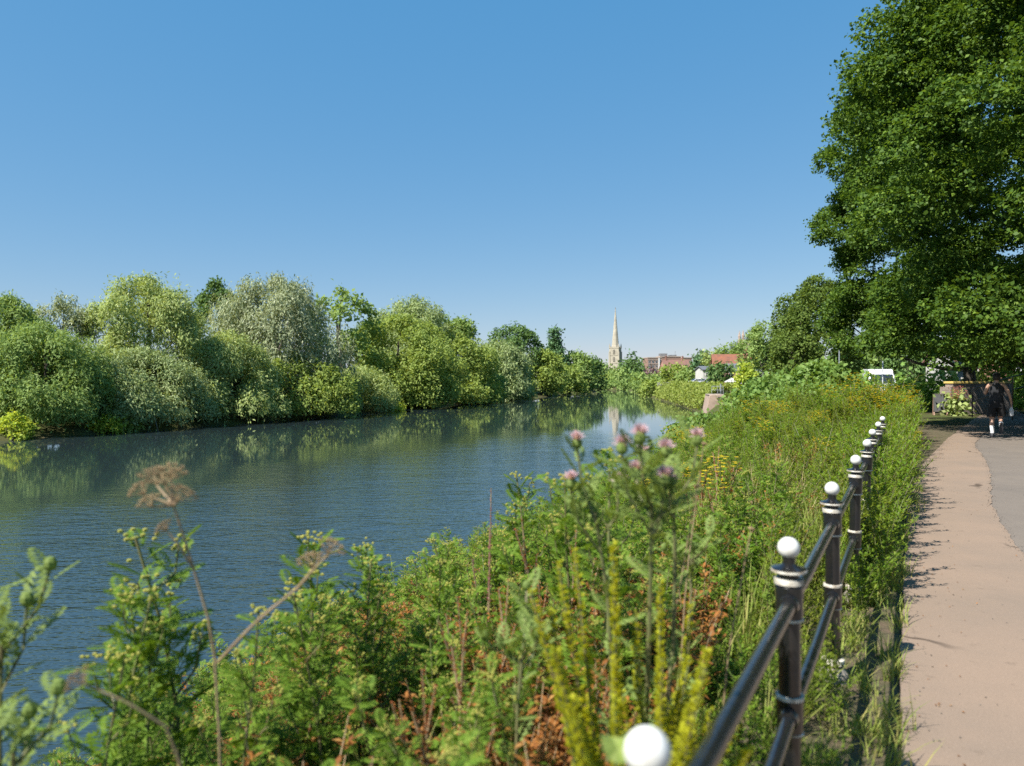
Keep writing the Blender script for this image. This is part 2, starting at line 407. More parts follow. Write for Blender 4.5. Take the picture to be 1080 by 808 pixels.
rail = empty('railing', (F0[0], F0[1], 0), math.atan2(U[1], U[0]))
tag(rail, 'black iron railing with white ball finials running along the path edge', 'railing')
first = 1.31     # distance along the fence of the first post in view
for i in range(NPOST):
    x = first + i * SP
    tilt = (random.uniform(-.012, .012), random.uniform(-.012, .012))
    mb = MB(); mb.lathe([(.043, .0), (.043, .10), (.036, .104), (.036, .385), (.043, .388), (.045, .40), (.045, .50), (.037, .508),
                         (.037, .77), (.044, .775), (.046, .79), (.046, .888), (.040, .895), (.034, .90), (.034, .93), (.058, .938), (.058, .95), (.03, .957), (.021, .965), (.021, .99), (0.012, 1.0)], n=20)
    post = mb.build('post', IRON, rail, smooth=True); post.location = (x, 0, 0); post.rotation_euler = (tilt[0], tilt[1], 0)
    f = MB(); k = 14
    f.lathe([(max(  .037 * math.sin(math.pi * j / k), .004), 1.018 - .037 * math.cos(math.pi * j / k)) for j in range(k + 1)], n=22).build('ball_finial', WHITE, post, smooth=True)
    for z0, z1, r, mm in ((.896, .914, .0485, OLDW), (.938, .9455, .0595, OLDW), (.772, .779, .0475, OLDW), (.502, .514, .047, OLDW), (.385, .390, .0455, OLDW)):
        MB().lathe([(r - .004, z0 - .001), (r, z0), (r, z1), (r - .004, z1 + .001)], n=20).build('painted_ring', mm, post, smooth=True)
    b = MB(); b.lathe([(.085, -.08), (.075, .035), (.055, .07), (.044, .075)], n=12); b.build('concrete_collar', CONC, post)
    MB().lathe([(.044, .088), (.056, .092), (.056, .116), (.044, .12)], n=20).build('painted_ring', OLDW, post, smooth=True)
    if i < NPOST - 1:
        for h, sag in ((.838, .004), (.452, .004)):
            t = MB(); pts = [(x + .04 + (SP - .08) * s, random.uniform(-.002, .002), h - sag * math.sin(math.pi * s) ) for s in (0, .25, .5, .75, 1)]
            t.tube(pts, .0245, 14).build('rail', IRON, rail, smooth=True)
            for e in (0, 1):
                xx = x + .047 if e == 0 else x + SP - .047
                MB().tube([(xx, 0, h), (xx + (.03 if e == 0 else -.03), 0, h)], [.034, .031], 14).build('rail_socket', IRON, rail, smooth=True)

# ------------------------------------------------------------------ trees and shrubs
LEAFGAIN = 2.95
LEAF = {
 'silver':  leafmat('silver_willow_leaf', [(.075, .10, .04), (.115, .14, .062), (.09, .118, .045), (.145, .165, .085)], trans=.22, rough=.5),
 'grey':    leafmat('grey_willow_leaf', [(.085, .10, .055), (.12, .135, .078), (.075, .092, .045), (.165, .175, .115)], trans=.2, rough=.55),
 'olive':   leafmat('olive_willow_leaf', [(.085, .112, .036), (.13, .155, .055), (.1, .13, .042), (.165, .18, .078)], trans=.25),
 'mid':     leafmat('mid_green_leaf', [(.058, .088, .026), (.09, .125, .036), (.07, .105, .028), (.11, .14, .045)], trans=.28),
 'bright':  leafmat('bright_green_leaf', [(.07, .096, .022), (.10, .128, .03), (.083, .112, .026), (.122, .145, .042)], trans=.3),
 'yellow':  leafmat('yellow_green_leaf', [(.11, .15, .022), (.15, .18, .026), (.13, .165, .024), (.18, .19, .035)], trans=.35),
 'dark':    leafmat('dark_green_leaf', [(.03, .055, .018), (.05, .08, .025), (.04, .07, .02)], trans=.2),
 'conifer': leafmat('conifer_leaf', [(.025, .05, .022), (.04, .07, .03), (.03, .06, .025)], trans=.1),
 'purple':  leafmat('purple_leaf', [(.05, .03, .035), (.08, .05, .05), (.06, .045, .045)], trans=.15),
 'lime':    leafmat('lime_tree_leaf', [(.015, .031, .006), (.031, .056, .008), (.023, .045, .007), (.062, .095, .013)], trans=.3, rough=.4, spec=.4),
 'lime2':   leafmat('small_lime_leaf', [(.030, .048, .010), (.046, .068, .013), (.038, .058, .012), (.066, .088, .02)], trans=.25),
 'bramble': leafmat('bramble_leaf', [(.036, .066, .014), (.06, .096, .022), (.048, .08, .018), (.085, .12, .032)], trans=.28, rough=.38, spec=.5, k=1.05),
 'ivy':     leafmat('hedge_leaf', [(.05, .09, .02), (.085, .14, .03), (.11, .17, .035)], trans=.25),
 'reed':    leafmat('bank_hedge_leaf', [(.07, .092, .02), (.105, .13, .028), (.09, .11, .025), (.13, .14, .045)], trans=.3),
}
BARK = mat('bark', (.09, .075, .055), .9, col2=(.05, .042, .032), vscale=6, bump=1, bscale=12)
GBARK = mat('grey_bark', (.16, .145, .12), .9, col2=(.08, .07, .055), vscale=5, bump=1, bscale=10)

SHAPES = {  # relative radius against relative height
 'dome':   ([0, .12, .35, .6, .8, .93, 1], [.72, .92, 1, .92, .7, .42, .08]),
 'mound':  ([0, .15, .4, .65, .85, 1], [.95, 1, .93, .74, .46, .1]),
 'round':  ([0, .15, .4, .6, .8, .93, 1], [.35, .75, 1, .98, .75, .45, .1]),
 'cone':   ([0, .1, .3, .6, .85, 1], [.7, 1, .88, .55, .22, .03]),
 'column': ([0, .1, .35, .7, .9, 1], [.6, .9, 1, .8, .4, .05]),
 'broad':  ([0, .04, .25, .45, .7, .9, 1], [.74, .86, .97, 1, .76, .42, .12]),
}
def crown(H, R, shape, lobes, L, W, cover=2.0, clump=.3, droop=0., flat=0., inner=.12, twig=13, hang=0., nmax=240000, seed=0, stray=.07, pad=0.):
    """leaf kites of a crown of height H and radius R, base at z=0: leaves sit on twigs, twigs on lobes, lobes on the crown's outline"""
    g = np.random.default_rng(seed)
    xs, ys = SHAPES[shape]
    u = (np.arange(lobes) + g.random(lobes) * .9) / lobes
    u = u ** .92
    prof = np.interp(u, xs, ys) * R
    ang = np.arange(lobes) * 2.39996 + g.normal(0, .5, lobes)
    rad = prof * (.62 + .36 * g.random(lobes)) - clump * R * .35
    rc = clump * R * (.65 + .7 * g.random(lobes)) * np.clip(prof / R + .25, .45, 1)
    C = np.stack([np.cos(ang) * rad, np.sin(ang) * rad, u * H * .97], 1)
    C[:, 2] = np.minimum(C[:, 2], H - rc * .75); C[:, 2] = np.maximum(C[:, 2], rc * .35)
    area = 4 * np.pi * ((R * R) ** 1.6 / 3 + 2 * (R * H / 2) ** 1.6 / 3) ** (1 / 1.6)
    n = int(min(cover * area / (.5 * L * W), nmax)); K = max(n // twig, 8)
    p = rc ** 2; which = g.choice(lobes, K, p=p / p.sum())
    d = unit(g.normal(size=(K, 3)))
    outw = unit(np.stack([C[which, 0], C[which, 1], (C[which, 2] - H * .4) * .6], 1))
    d = unit(d + .55 * outw + np.array((0, 0, .25)))
    rr = .62 + .42 * g.random(K) ** .7
    k = g.random(K); rr = np.where(k < inner, g.random(K) * .6, rr); rr = np.where(k > 1 - stray, rr * g.uniform(1.1, 1.5, K), rr)
    T = C[which] + d * (rc[which] * rr)[:, None] * np.array((1, 1, .85))
    if pad:
        hd = rc[which] * rr; T = C[which] + np.stack([d[:, 0] * hd, d[:, 1] * hd, d[:, 2] * hd * pad - .3 * hd * (outw[:, 0] * d[:, 0] + outw[:, 1] * d[:, 1])], 1)
    T[:, 2] -= hang * g.random(K) * rc[which]
    T[:, 2] = np.maximum(T[:, 2], g.random(K) * .04 * H)
    # leaves on twigs
    tw = np.repeat(np.arange(K), twig); M = len(tw)
    sig = np.sqrt(L * W) * (1.15 + .5 * g.random(K)) * (twig / 13) ** .4
    j = g.normal(size=(M, 3)) * sig[tw][:, None]
    dn = d[tw]
    j -= dn * (np.sum(j * dn, 1) * .45)[:, None]
    if flat: j[:, 2] *= (1 - flat)
    if droop: j[:, 2] *= 1 + 1.2 * droop
    P = T[tw] + j
    tn = unit(d + np.array((0, 0, .5)) + g.normal(size=(K, 3)) * .28)
    if pad: tn = unit(d * .5 + np.array((0, 0, .9)) + g.normal(size=(K, 3)) * .3)
    nrm = unit(tn[tw] + g.normal(size=(M, 3)) * .34)
    al = unit(dn * .7 + g.normal(size=(M, 3)) * .8 + np.array((0, 0, -.25 - 1.6 * droop)))
    sc_ = .6 + .8 * g.random(M)
    return kites(P - al * L * .3, al, nrm, L * sc_, W * sc_, .2), C, rc
def limbs(C, rc, H0, H, r0, seed=0, n=9, lean=0.):
    """trunk with limbs running up into the lobes; z from the ground"""
    g = np.random.default_rng(seed + 5); q = []
    zt = H0 + H * .72
    kx, ky = g.normal(0, .03, 2) * H
    ts = np.linspace(0, 1, 8); pts = np.stack([kx * ts + .02 * H * np.sin(ts * 5 + seed), ky * ts, -.4 + (zt + .4) * ts], 1)
    q.append(tubeq(pts, r0 * (1.25 * (1 - ts) ** .8 * (1 + .35 * np.exp(-ts * 14)) * .8 + .08), 9))
    for i in g.choice(len(C), min(n, len(C)), replace=False):
        e = C[i] + np.array((0, 0, H0)); s = pts[int(np.clip(e[2] / zt * 7 * .6, 1, 6))]
        t = np.linspace(0, 1, 6)[:, None]; mid = (s + e) / 2 + np.array((0, 0, -.06 * H)) + g.normal(0, .02, 3) * H
        q.append(tubeq((1 - t) ** 2 * s + 2 * t * (1 - t) * mid + t ** 2 * e, r0 * np.linspace(.42, .1, 6), 6))
    return np.concatenate(q)
_seed = [100]
def tree(name, label, cat, x, y, ztop, R, leaf, shape='dome', h0=.3, lobes=34, ratio=2.2, px=2.4, cover=2.0, clump=.3, droop=0., hang=0., r0=None,
         group=None, zb=None, bark=None, ry=1., rot=None, lmin=.05, parts=('crown', 'trunk'), **kw):
    _seed[0] += 1; s = _seed[0]
    zb = gz(x, y) if zb is None else zb
    H = ztop - zb - h0
    d = math.hypot(x, y); px = px * .88 if px in (2.4,) else px; L = max(px * d / FPX * math.sqrt(ratio), lmin); W = L / ratio
    Q, C, rc = crown(H, R, shape, lobes, L, W, cover, clump, droop, hang=hang, seed=s, **kw)
    if ry != 1.: Q[..., 1] *= ry; C[:, 1] *= ry
    o = empty(name, (x, y, zb), rot if rot is not None else random.uniform(-.3, .3)); tag(o, label, cat, group)
    Q[..., 2] += h0
    qobj(parts[0], Q, LEAF[leaf], o)
    qobj(parts[1], limbs(C, rc, h0, H, r0 or max(.035 * H, .03), s), bark or BARK, o, smooth=True)
    return o
def tree_px(name, label, cat, pxl, ytop, halfw, depth, *a, **k):
    p = at(pxl, ytop, depth)
    return tree(name, label, cat, p[0], p[1], p[2], halfw * depth / FPX, *a, **k)

# left bank: (label, column, top row, half width px, metres behind the waterline, leaf, shape, options)
W1 = dict(stray=.03, ratio=3.4, droop=.5, px=1.8, hang=.5)
LEFT = [
 ('willow_tree', 'mid green willow at the far left edge of the wooded far bank', 8, 312, 52, 9, 'mid', 'mound', dict(W1, lobes=40)),
 ('willow_tree', 'thin grey topped willow peeping up between two fuller willows at left', 66, 309, 32, 13, 'grey', 'round', dict(W1, cover=1.1, lobes=26)),
 ('willow_tree', 'broad deep green willow low beside the water at far left', 44, 342, 62, 4.5, 'mid', 'mound', dict(W1, lobes=46)),
 ('willow_tree', 'tall pale olive willow with a pointed feathery top, left of the dark tree', 152, 292, 54, 9, 'olive', 'round', dict(W1, lobes=50)),
 ('broadleaf_tree', 'small headed dark green tree showing above and behind the willows', 230, 294, 25, 24, 'dark', 'round', dict(lobes=22, ratio=1.5)),
 ('willow_tree', 'largest silvery grey willow with a wide rounded crown on the far bank', 293, 290, 62, 9, 'grey', 'dome', dict(W1, lobes=60, droop=.8, hang=1.)),
 ('poplar_tree', 'loose dark leaved tree with sparse upright twigs right of the silvery willow', 362, 299, 34, 17, 'mid', 'round', dict(lobes=22, cover=.75, ratio=1.5, clump=.22, px=3.2)),
 ('willow_tree', 'grey green domed tree behind the bright round tree on the far bank', 440, 315, 48, 24, 'silver', 'dome', dict(W1, lobes=50, clump=.24)),
 ('broadleaf_tree', 'deep green tree against the right flank of the grey domed tree', 470, 334, 34, 19, 'mid', 'round', dict(lobes=30, ratio=1.6)),
 ('broadleaf_tree', 'bright green rounded tree in front of the grey domed tree', 418, 335, 56, 10, 'bright', 'dome', dict(lobes=56, ratio=1.9, clump=.26)),
 ('broadleaf_tree', 'yellowish green tree on the slope right of the bright rounded tree', 478, 354, 40, 10, 'bright', 'dome', dict(lobes=44, ratio=1.9)),
 ('willow_shrub', 'pale olive willow thicket leaning over the water below the tall olive willow', 150, 368, 62, 4, 'silver', 'mound', dict(W1, lobes=50)),
 ('willow_shrub', 'mixed olive willow thicket below the dark tree, reaching the water', 238, 352, 52, 5, 'olive', 'mound', dict(W1, lobes=46)),
 ('willow_shrub', 'low fresh green thicket at the water below the silvery willow', 306, 376, 52, 3.5, 'bright', 'mound', dict(lobes=44, ratio=2)),
 ('willow_shrub', 'greyish low thicket at the water left of the yellow flowering clump', 382, 388, 32, 3.5, 'olive', 'mound', dict(W1, lobes=34)),
 ('willow_shrub', 'rounded green thicket at the water right of the yellow flowering clump', 432, 378, 42, 4.5, 'bright', 'mound', dict(lobes=44, ratio=2)),
 ('willow_shrub', 'long low thicket tapering to a point over the water before the bend', 488, 395, 34, 4, 'bright', 'mound', dict(lobes=40, ratio=2)),
 ('willow_tree', 'pale willow at the bend beside the dark round topped tree', 528, 362, 30, 8, 'silver', 'dome', dict(W1, lobes=44)),
 ('willow_shrub', 'green thicket at the foot of the pale willow at the bend', 508, 390, 24, 5, 'mid', 'mound', dict(lobes=36, ratio=2)),
 ('willow_shrub', 'pale olive thicket over the water right of the bend', 541, 378, 22, 4, 'olive', 'mound', dict(W1, lobes=34)),
 ('broadleaf_tree', 'dark round topped tree standing behind the pale willow at the bend', 544, 343, 24, 30, 'dark', 'round', dict(lobes=36, ratio=1.6)),
 ('poplar_tree', 'dark upright tapering tree left of the church spire', 585, 348, 14.5, 40, 'conifer', 'cone', dict(lobes=60, clump=.42, ratio=1.6, cover=4., stray=.0)),
 ('broadleaf_tree', 'mid green waterside tree below the dark upright tree', 572, 373, 23, 7, 'bright', 'dome', dict(lobes=36, ratio=1.7)),
 ('broadleaf_tree', 'deep green tree between the upright dark tree and the spire', 607, 373, 19, 16, 'mid', 'dome', dict(lobes=34, ratio=1.7)),
 ('broadleaf_tree', 'bright waterside bush tree nearest the end of the far bank', 596, 388, 20, 5, 'bright', 'mound', dict(lobes=30, ratio=1.7)),
 ('broadleaf_tree', 'last dark green tree on the far bank, left of the spire foot', 622, 381, 14, 12, 'dark', 'dome', dict(lobes=30, ratio=1.6)),
]
for nm, lab, c, top, hw, off, leaf, shp, kw in LEFT:
    d = bank_depth(c) + off
    shrub = nm.endswith('shrub')
    tree_px(nm, lab, 'shrub' if shrub else 'tree', c, top, hw * 1.16, d, leaf, shp, h0=.15 if shrub else .5,
            group='willow thickets along the far bank' if shrub else 'trees of the far bank', bark=GBARK if leaf in ('grey', 'silver') else BARK,
            parts=('foliage', 'stem') if shrub else ('crown', 'trunk'), r0=.12 if shrub else None, **kw)
for c, top, hw, leaf, lab in ((15, 437, 15, 'yellow', 'lime green bush reaching over the water at the far left edge'),
                              (113, 441, 16, 'yellow', 'lime green bush at the waterline below the olive willow'),
                              (128, 428, 14, 'bright', 'fresh green sapling bush just above the lime green bush at left'),
                              (415, 428, 10, 'yellow', 'yellow flowering clump at the waterline of the far bank'),
                              (449, 423, 11, 'yellow', 'lime green clump at the waterline right of the yellow flowering clump'),
                              (553, 408, 8, 'yellow', 'small lime green clump at the waterline past the bend')):
    d = bank_depth(c) + .3
    tree_px('waterside_bush', lab, 'bush', c, top, hw, d, leaf, 'mound', h0=.05, lobes=18, ratio=1.7, zb=WATER - .02, r0=.05, group='lime green bushes at the waterline', parts=('foliage', 'stem'))

# fallen branches reaching into the river
def branch(name, label, pts, r, twigs):
    o = MB(); o.tube(pts, [r * (1 - .7 * i / (len(pts) - 1)) for i in range(len(pts))], 7)
    for t in twigs: o.tube(t, [r * .45, r * .3, r * .12], 5)
    tag(o.build(name, GBARK, None, smooth=True), label, 'branch')
d = bank_depth(158)
branch('dead_branch', 'bare dead branch bent down into the water below the olive willow',
       [at(150, 425, d + 1.5), at(157, 433, d + .3), at(163, 441, d - .8), at(166, 452, d - 1.6), at(168, 462, d - 2.)], .06,
       [[at(157, 433, d + .3), at(152, 440, d - .5), at(150, 449, d - 1)], [at(163, 441, d - .8), at(159, 448, d - 1), at(158, 456, d - 1.4)]])
d = bank_depth(20)
branch('dead_branch', 'grey fallen limb lying low over the water at the left edge',
       [at(28, 455, d + 1), at(16, 460, d), at(2, 466, d - .8), at(-12, 470, d - 1.2)], .08, [[at(16, 460, d), at(10, 466, d - .8), at(6, 471, d - 1.6)]])

# the big limes over the path
big = dict(ratio=1.25, flat=.5, twig=22, clump=.14, stray=.02, inner=.26, pad=.62)
tree('lime_tree', 'huge dark green lime overhanging the path at the right edge of the view', 'tree', 18.6, 20.6, 21.5, 8.7, 'lime', 'broad', h0=1.95, lobes=560,
     zb=0, r0=.5, lmin=.107, cover=2.8, group='large limes over the path', nmax=640000, **big)
tree('lime_tree', 'tall dark lime whose trunk rises behind the brick wall', 'tree', 22.6, 36.8, 22.5, 7.25, 'lime', 'broad', h0=2.9, lobes=380,
     r0=.26, lmin=.135, cover=2.8, group='large limes over the path', nmax=400000, **big)
tree_px('lime_tree', 'smaller rounded lime seen left of the two huge limes', 'tree', 862, 291, 50, 72, 'lime2', 'dome', h0=1., lobes=80, ratio=1.3, clump=.24, pad=.6, group='large limes over the path')
tree_px('lime_tree', 'low bushy lime in front of the smaller rounded lime', 'tree', 840, 322, 27, 66, 'lime2', 'mound', h0=.5, lobes=60, ratio=1.3, clump=.26, group='large limes over the path')
tree_px('ash_tree', 'feathery pale green ash left of the limes', 'tree', 806, 341, 25, 96, 'mid', 'round', h0=1, lobes=50, ratio=1.9, cover=1.5, clump=.24, group='trees behind the right bank')
tree_px('ash_tree', 'yellow green sapling in front of the feathery ash', 'tree', 786, 384, 9, 90, 'yellow', 'round', h0=.3, lobes=22, ratio=1.6, group='trees behind the right bank')

for c, top, hw, d, leaf, lab in ((893, 366, 26, 88, 'dark', 'dark tree behind the white van, leftmost of the row under the limes'),
    (928, 362, 26, 95, 'mid', 'mid green tree behind the grey pole and the white van'), (962, 360, 28, 90, 'dark', 'dark tree between the van and the brick wall, far back'),
    (1000, 364, 24, 96, 'dark', 'dark tree far behind the lime trunk'), (1066, 362, 34, 92, 'mid', 'tree far behind the handrail at the right edge')):
    tree_px('broadleaf_tree', lab, 'tree', c, top, hw, d, leaf, 'mound', h0=.2, lobes=40, ratio=1.5, group='trees behind the parked van')
RIGHT = [  # label, column, top, half width, depth, leaf, shape
 ('broadleaf_tree', 'round dark tree in front of the pink brick house', 760, 384, 13, 165, 'dark', 'dome'),
 ('conifer_tree', 'dark cone shaped yew left of the white house', 735, 375, 8, 240, 'conifer', 'cone'),
 ('broadleaf_tree', 'light green tree in front of the gabled brick house', 713, 387, 16, 260, 'bright', 'dome'),
 ('broadleaf_tree', 'green tree between the light green tree and the yew', 726, 391, 11, 240, 'mid', 'dome'),
 ('broadleaf_tree', 'pale green tree on the ridge left of the cathedral', 747, 372, 10, 330, 'olive', 'dome'),
 ('broadleaf_tree', 'flat topped dark tree at the lower end of the cathedral ridge', 741, 371, 11, 380, 'dark', 'dome'),
 ('broadleaf_tree', 'mid green tree on the cathedral ridge above the orange roof', 762, 366, 13, 350, 'mid', 'dome'),
 ('broadleaf_tree', 'dark green tree just below the cathedral pinnacles', 778, 361, 12, 370, 'mid', 'dome'),
 ('broadleaf_tree', 'dark tree right of the cathedral gable', 799, 358, 14, 360, 'dark', 'dome'),
 ('broadleaf_tree', 'broad dark tree right of the church tower', 668, 381, 14, 400, 'dark', 'dome'),
 ('conifer_tree', 'thin dark conifer spike right of the church tower', 665.5, 371, 4.5, 420, 'conifer', 'cone'),
 ('broadleaf_tree', 'purple leaved tree below the modern brick block', 688, 390, 7, 380, 'purple', 'dome'),
 ('broadleaf_tree', 'dark green tree at the left foot of the church tower', 637, 385, 10, 420, 'mid', 'dome'),
 ('broadleaf_tree', 'blue green tree behind the trees left of the church tower', 628, 380, 9, 520, 'dark', 'dome'),
 ('broadleaf_tree', 'grey green tree hiding the base of the church tower', 652, 391, 9, 370, 'mid', 'dome'),
 ('broadleaf_tree', 'low green tree at the river end below the purple tree', 694, 398, 10, 330, 'mid', 'dome'),
 ('broadleaf_tree', 'low dark tree at the river end below the conifer spike', 676, 396, 10, 350, 'mid', 'mound'),
 ('broadleaf_tree', 'low bright tree at the river end left of the church tower', 634, 397, 10, 352, 'bright', 'mound'),
 ('waterside_bush', 'bright rounded bush bulging over the water at the far right bank', 688, 403, 14, 190, 'bright', 'mound'),
 ('waterside_bush', 'yellow green bush beside the bright rounded bush on the right bank', 704, 407, 10, 178, 'reed', 'mound'),
]
for nm, lab, c, top, hw, d, leaf, shp in RIGHT:
    tree_px(nm, lab, 'bush' if 'bush' in nm else 'tree', c, top, hw, d, leaf, shp, h0=.3, lobes=30, ratio=1.6, group='trees behind the right bank', px=2.2,
            parts=('foliage', 'stem') if 'bush' in nm else ('crown', 'trunk'))
for i, (c, top, hw, d, lab) in enumerate(((644, 405, 13, 322, 'low hedge bush at the river end under the church tower'), (662, 405.5, 11, 303, 'middle low hedge bush closing the river end'),
                                          (677, 406, 9, 228, 'low hedge bush at the river end beside the bright rounded bush'))):
    tree_px('hedge_bush', lab, 'bush', c, top, hw, d, 'mid', 'mound', h0=.05, zb=-2.2, lobes=26, ratio=1.6, ry=.5, rot=0, group='low bushes closing the river end', parts=('foliage', 'stem'), r0=.08)

# clipped hedge and rough bank vegetation of the right bank, hugging the shore between the far bush and the concrete block
def shore_hedge(name, label, cat, p0, p1, ztop, depth_back, leaf, L, n, zbase=WATER + .3, kind=None):
    g = np.random.default_rng(len(label)); p0, p1 = np.array(p0), np.array(p1)
    t = g.random(n); axis = (p1 - p0); nn = np.array((axis[1], -axis[0])) / np.linalg.norm(axis)
    s = g.random(n)      # 0 at the water, 1 at the back
    z = zbase + (ztop - zbase) * np.sqrt(np.clip(s * 1.6, 0, 1)) + g.normal(0, .12, n) + .25 * np.sin(t * 57) * s + .2 * np.sin(t * 131 + 2)
    P = np.concatenate([p0 + axis * t[:, None] + nn * (s * depth_back - .5)[:, None], z[:, None]], 1)
    nrm = unit(np.stack([-nn[0] * (1 - s), -nn[1] * (1 - s), .5 + s], 1) + g.normal(size=(n, 3)) * .5)
    al = unit(g.normal(size=(n, 3)) + np.array((0, 0, .4)))
    o = qobj(name, kites(P, al, nrm, L * (.6 + .8 * g.random(n)), L * .55 * (.6 + .8 * g.random(n)), .2), LEAF[leaf])
    o.location = (float(p0[0]), float(p0[1]), 0); o.data.transform(Matrix.Translation((-float(p0[0]), -float(p0[1]), 0)))
    return tag(o, label, cat, kind=kind)
shore_hedge('bank_hedge', 'long level yellow green hedge along the right bank beyond the concrete block', 'hedge', (26.6, 103), (35.4, 182), .45, 5, 'reed', .42, 26000)

# ------------------------------------------------------------------ shrubs of the near right bank
BR = dict(ratio=1.25, px=3.6, clump=.34, lobes=40, cover=2.0, parts=('foliage', 'stem'), h0=.05, r0=.04)
for c, top, hw, d, leaf, lab in (
    (866, 384, 40, 33, 'bramble', 'tallest large leaved bush rising beside the path under the limes'),
    (826, 397, 38, 41, 'bramble', 'large leaved bush sloping down left of the tallest bush'),
    (803, 404, 28, 50, 'bramble', 'bright large leaved bush right of the concrete block'),
    (782, 420, 17, 62, 'reed', 'pale flowering bramble directly right of the concrete block'),
    (800, 417, 42, 36, 'bramble', 'large leaved bramble mound in the middle of the bank slope'),
    (744, 441, 24, 43, 'bramble', 'low bramble leaning over the water below the concrete block'),
    (716, 448, 20, 37, 'bramble', 'lowest bramble sprawling at the water edge before the reflections'),
    (850, 409, 42, 28, 'bramble', 'green bramble mound in front of the tallest bush'),
    (905, 402, 20, 36, 'ivy', 'small leafy bush between the tallest bush and the grey fence'),
    (914, 396, 8, 46, 'ivy', 'narrow leafy bush covering the left flank of the white van'),
    (976, 404, 20, 38, 'ivy', 'clipped green hedge bush left of the brick wall'),
    (950, 401, 13, 46, 'ivy', 'loose green bush right of the parked van'),
    (998, 390, 16, 46, 'olive', 'grey green shrub behind the brick wall beside the lime trunk'),
    (1052, 384, 24, 41, 'bright', 'sunlit bright shrub on the rise above the handrail'),
    (1088, 388, 20, 38, 'ivy', 'green shrub at the right edge above the handrail')):
    tree_px('bush', lab, 'bush', c, top, hw, d, leaf, 'mound', group='bushes of the near bank', **BR)

# ------------------------------------------------------------------ herbs: prototypes
G = np.random.default_rng(5)
def stemline(h, lean, k=6, wob=.015):
    t = np.linspace(0, 1, k); a = G.random() * 6.28
    return np.stack([np.cos(a) * lean * t ** 1.6 * h + wob * np.sin(t * 7) * h, np.sin(a) * lean * t ** 1.6 * h, t * h], 1)
def on(line, t):
    x = t * (len(line) - 1); i = np.minimum(x.astype(int), len(line) - 2); f = (x - i)[:, None]
    return line[i] * (1 - f) + line[i + 1] * f
PIN, PINT = pinnate(8, .4, .085), pinnate(8, .42, .075, teeth=True)
def herb_tansy(h=1.1, n=22, size=.2, buds=True, T=None):
    T = PINT if T is None else T
    ln = stemline(h, .12); st = [tubeq(ln, np.linspace(.0055, .003, 6), 5)]; lv = []; bd = []
    t = .12 + .86 * (np.arange(n) + G.random(n) * .6) / n
    lv.append(put(T, on(ln, t), rots(np.arange(n) * 2.4 + G.normal(0, .3, n), G.uniform(.1, .95, n) + .35 * t), size * (1.1 - .6 * t) * G.uniform(.8, 1.2, n)))
    for k in range(5):
        tt = np.array([.55 + .08 * k]); p = on(ln, tt)[0]; a = k * 2.4
        e = p + np.array((math.cos(a) * .11, math.sin(a) * .11, .2)) * h * (.9 - .1 * k)
        br = np.stack([p, (p + e) / 2 + np.array((math.cos(a), math.sin(a), -.3)) * .02, e]); st.append(tubeq(br, np.array((.003, .0025, .002)), 4))
        m = 6; tb = np.linspace(.3, 1, m)
        lv.append(put(T, on(br, tb), rots(a + np.arange(m) * 2.4, G.uniform(.3, 1.1, m)), size * .42 * G.uniform(.8, 1.2, m)))
        if buds:
            bd.append(np.concatenate([ballq(e + G.normal(0, .013, 3) + np.array((0, 0, .012)), .0065, 5, 3, .7) for _ in range(8)]))
    if buds:
        bd.append(np.concatenate([ballq(ln[-1] + G.normal(0, .018, 3) * np.array((1, 1, .5)), .0065, 5, 3, .7) for _ in range(12)]))
    return dict(stem=np.concatenate(st), foliage=np.concatenate(lv), flower_buds=bd or None)
def herb_leafy(h=.8, n=34, L=.09, W=.035, stems=3, up=.4):
    st, lv = [], []
    for s in range(stems):
        ln = stemline(h * G.uniform(.75, 1.05), .25); st.append(tubeq(ln, np.linspace(.005, .002, 6), 4))
        t = .1 + .9 * (np.arange(n) + G.random(n)) / n; a = np.arange(n) * 2.4 + G.normal(0, .4, n)
        d = np.stack([np.cos(a), np.sin(a), np.full(n, up) + G.normal(0, .3, n)], 1)
        lv.append(kites(on(ln, np.clip(t, 0, 1)), d, np.tile((0., 0, 1), (n, 1)) + d * .3, L * (1.15 - .6 * t) * G.uniform(.7, 1.3, n), W * (1.1 - .5 * t), .2))
        # side twigs
        m = 8
        for q in range(m):
            tt = np.array([.3 + .65 * q / m]); p = on(ln, tt)[0]; an = q * 2.4 + s
            e = p + np.array((math.cos(an), math.sin(an), 1.1)) * h * .13 * (1.2 - tt[0]); k = 6; f = np.linspace(.3, 1, k)[:, None]
            aa = np.arange(k) * 2.4
            lv.append(kites(p + (e - p) * f, np.stack([np.cos(aa), np.sin(aa), .5 + 0 * aa], 1), np.tile((0., 0, 1), (k, 1)), L * .55, W * .55, .2))
    return dict(stem=np.concatenate(st), foliage=np.concatenate(lv))
def herb_grass(h=.6, n=26, w=.006, spread=.5):
    q = []
    a = G.random(n) * 6.28; ln = G.uniform(.1, spread, n); hh = h * G.uniform(.5, 1, n); b = G.normal(0, .03, (n, 2))
    ts = np.linspace(0, 1, 5)
    P = np.stack([np.stack([b[:, 0] + np.cos(a) * ln * hh * t ** 2, b[:, 1] + np.sin(a) * ln * hh * t ** 2, hh * (t - .25 * ln * t ** 3)], 1) for t in ts])
    sd = np.stack([-np.sin(a), np.cos(a), 0 * a], 1) * w
    for i in range(4):
        w0, w1 = 1 - ts[i] ** 2, 1 - ts[i + 1] ** 2
        q.append(np.stack([P[i] - sd * w0, P[i] + sd * w0, P[i + 1] + sd * w1, P[i + 1] - sd * w1], 1))
    return dict(foliage=np.concatenate(q))
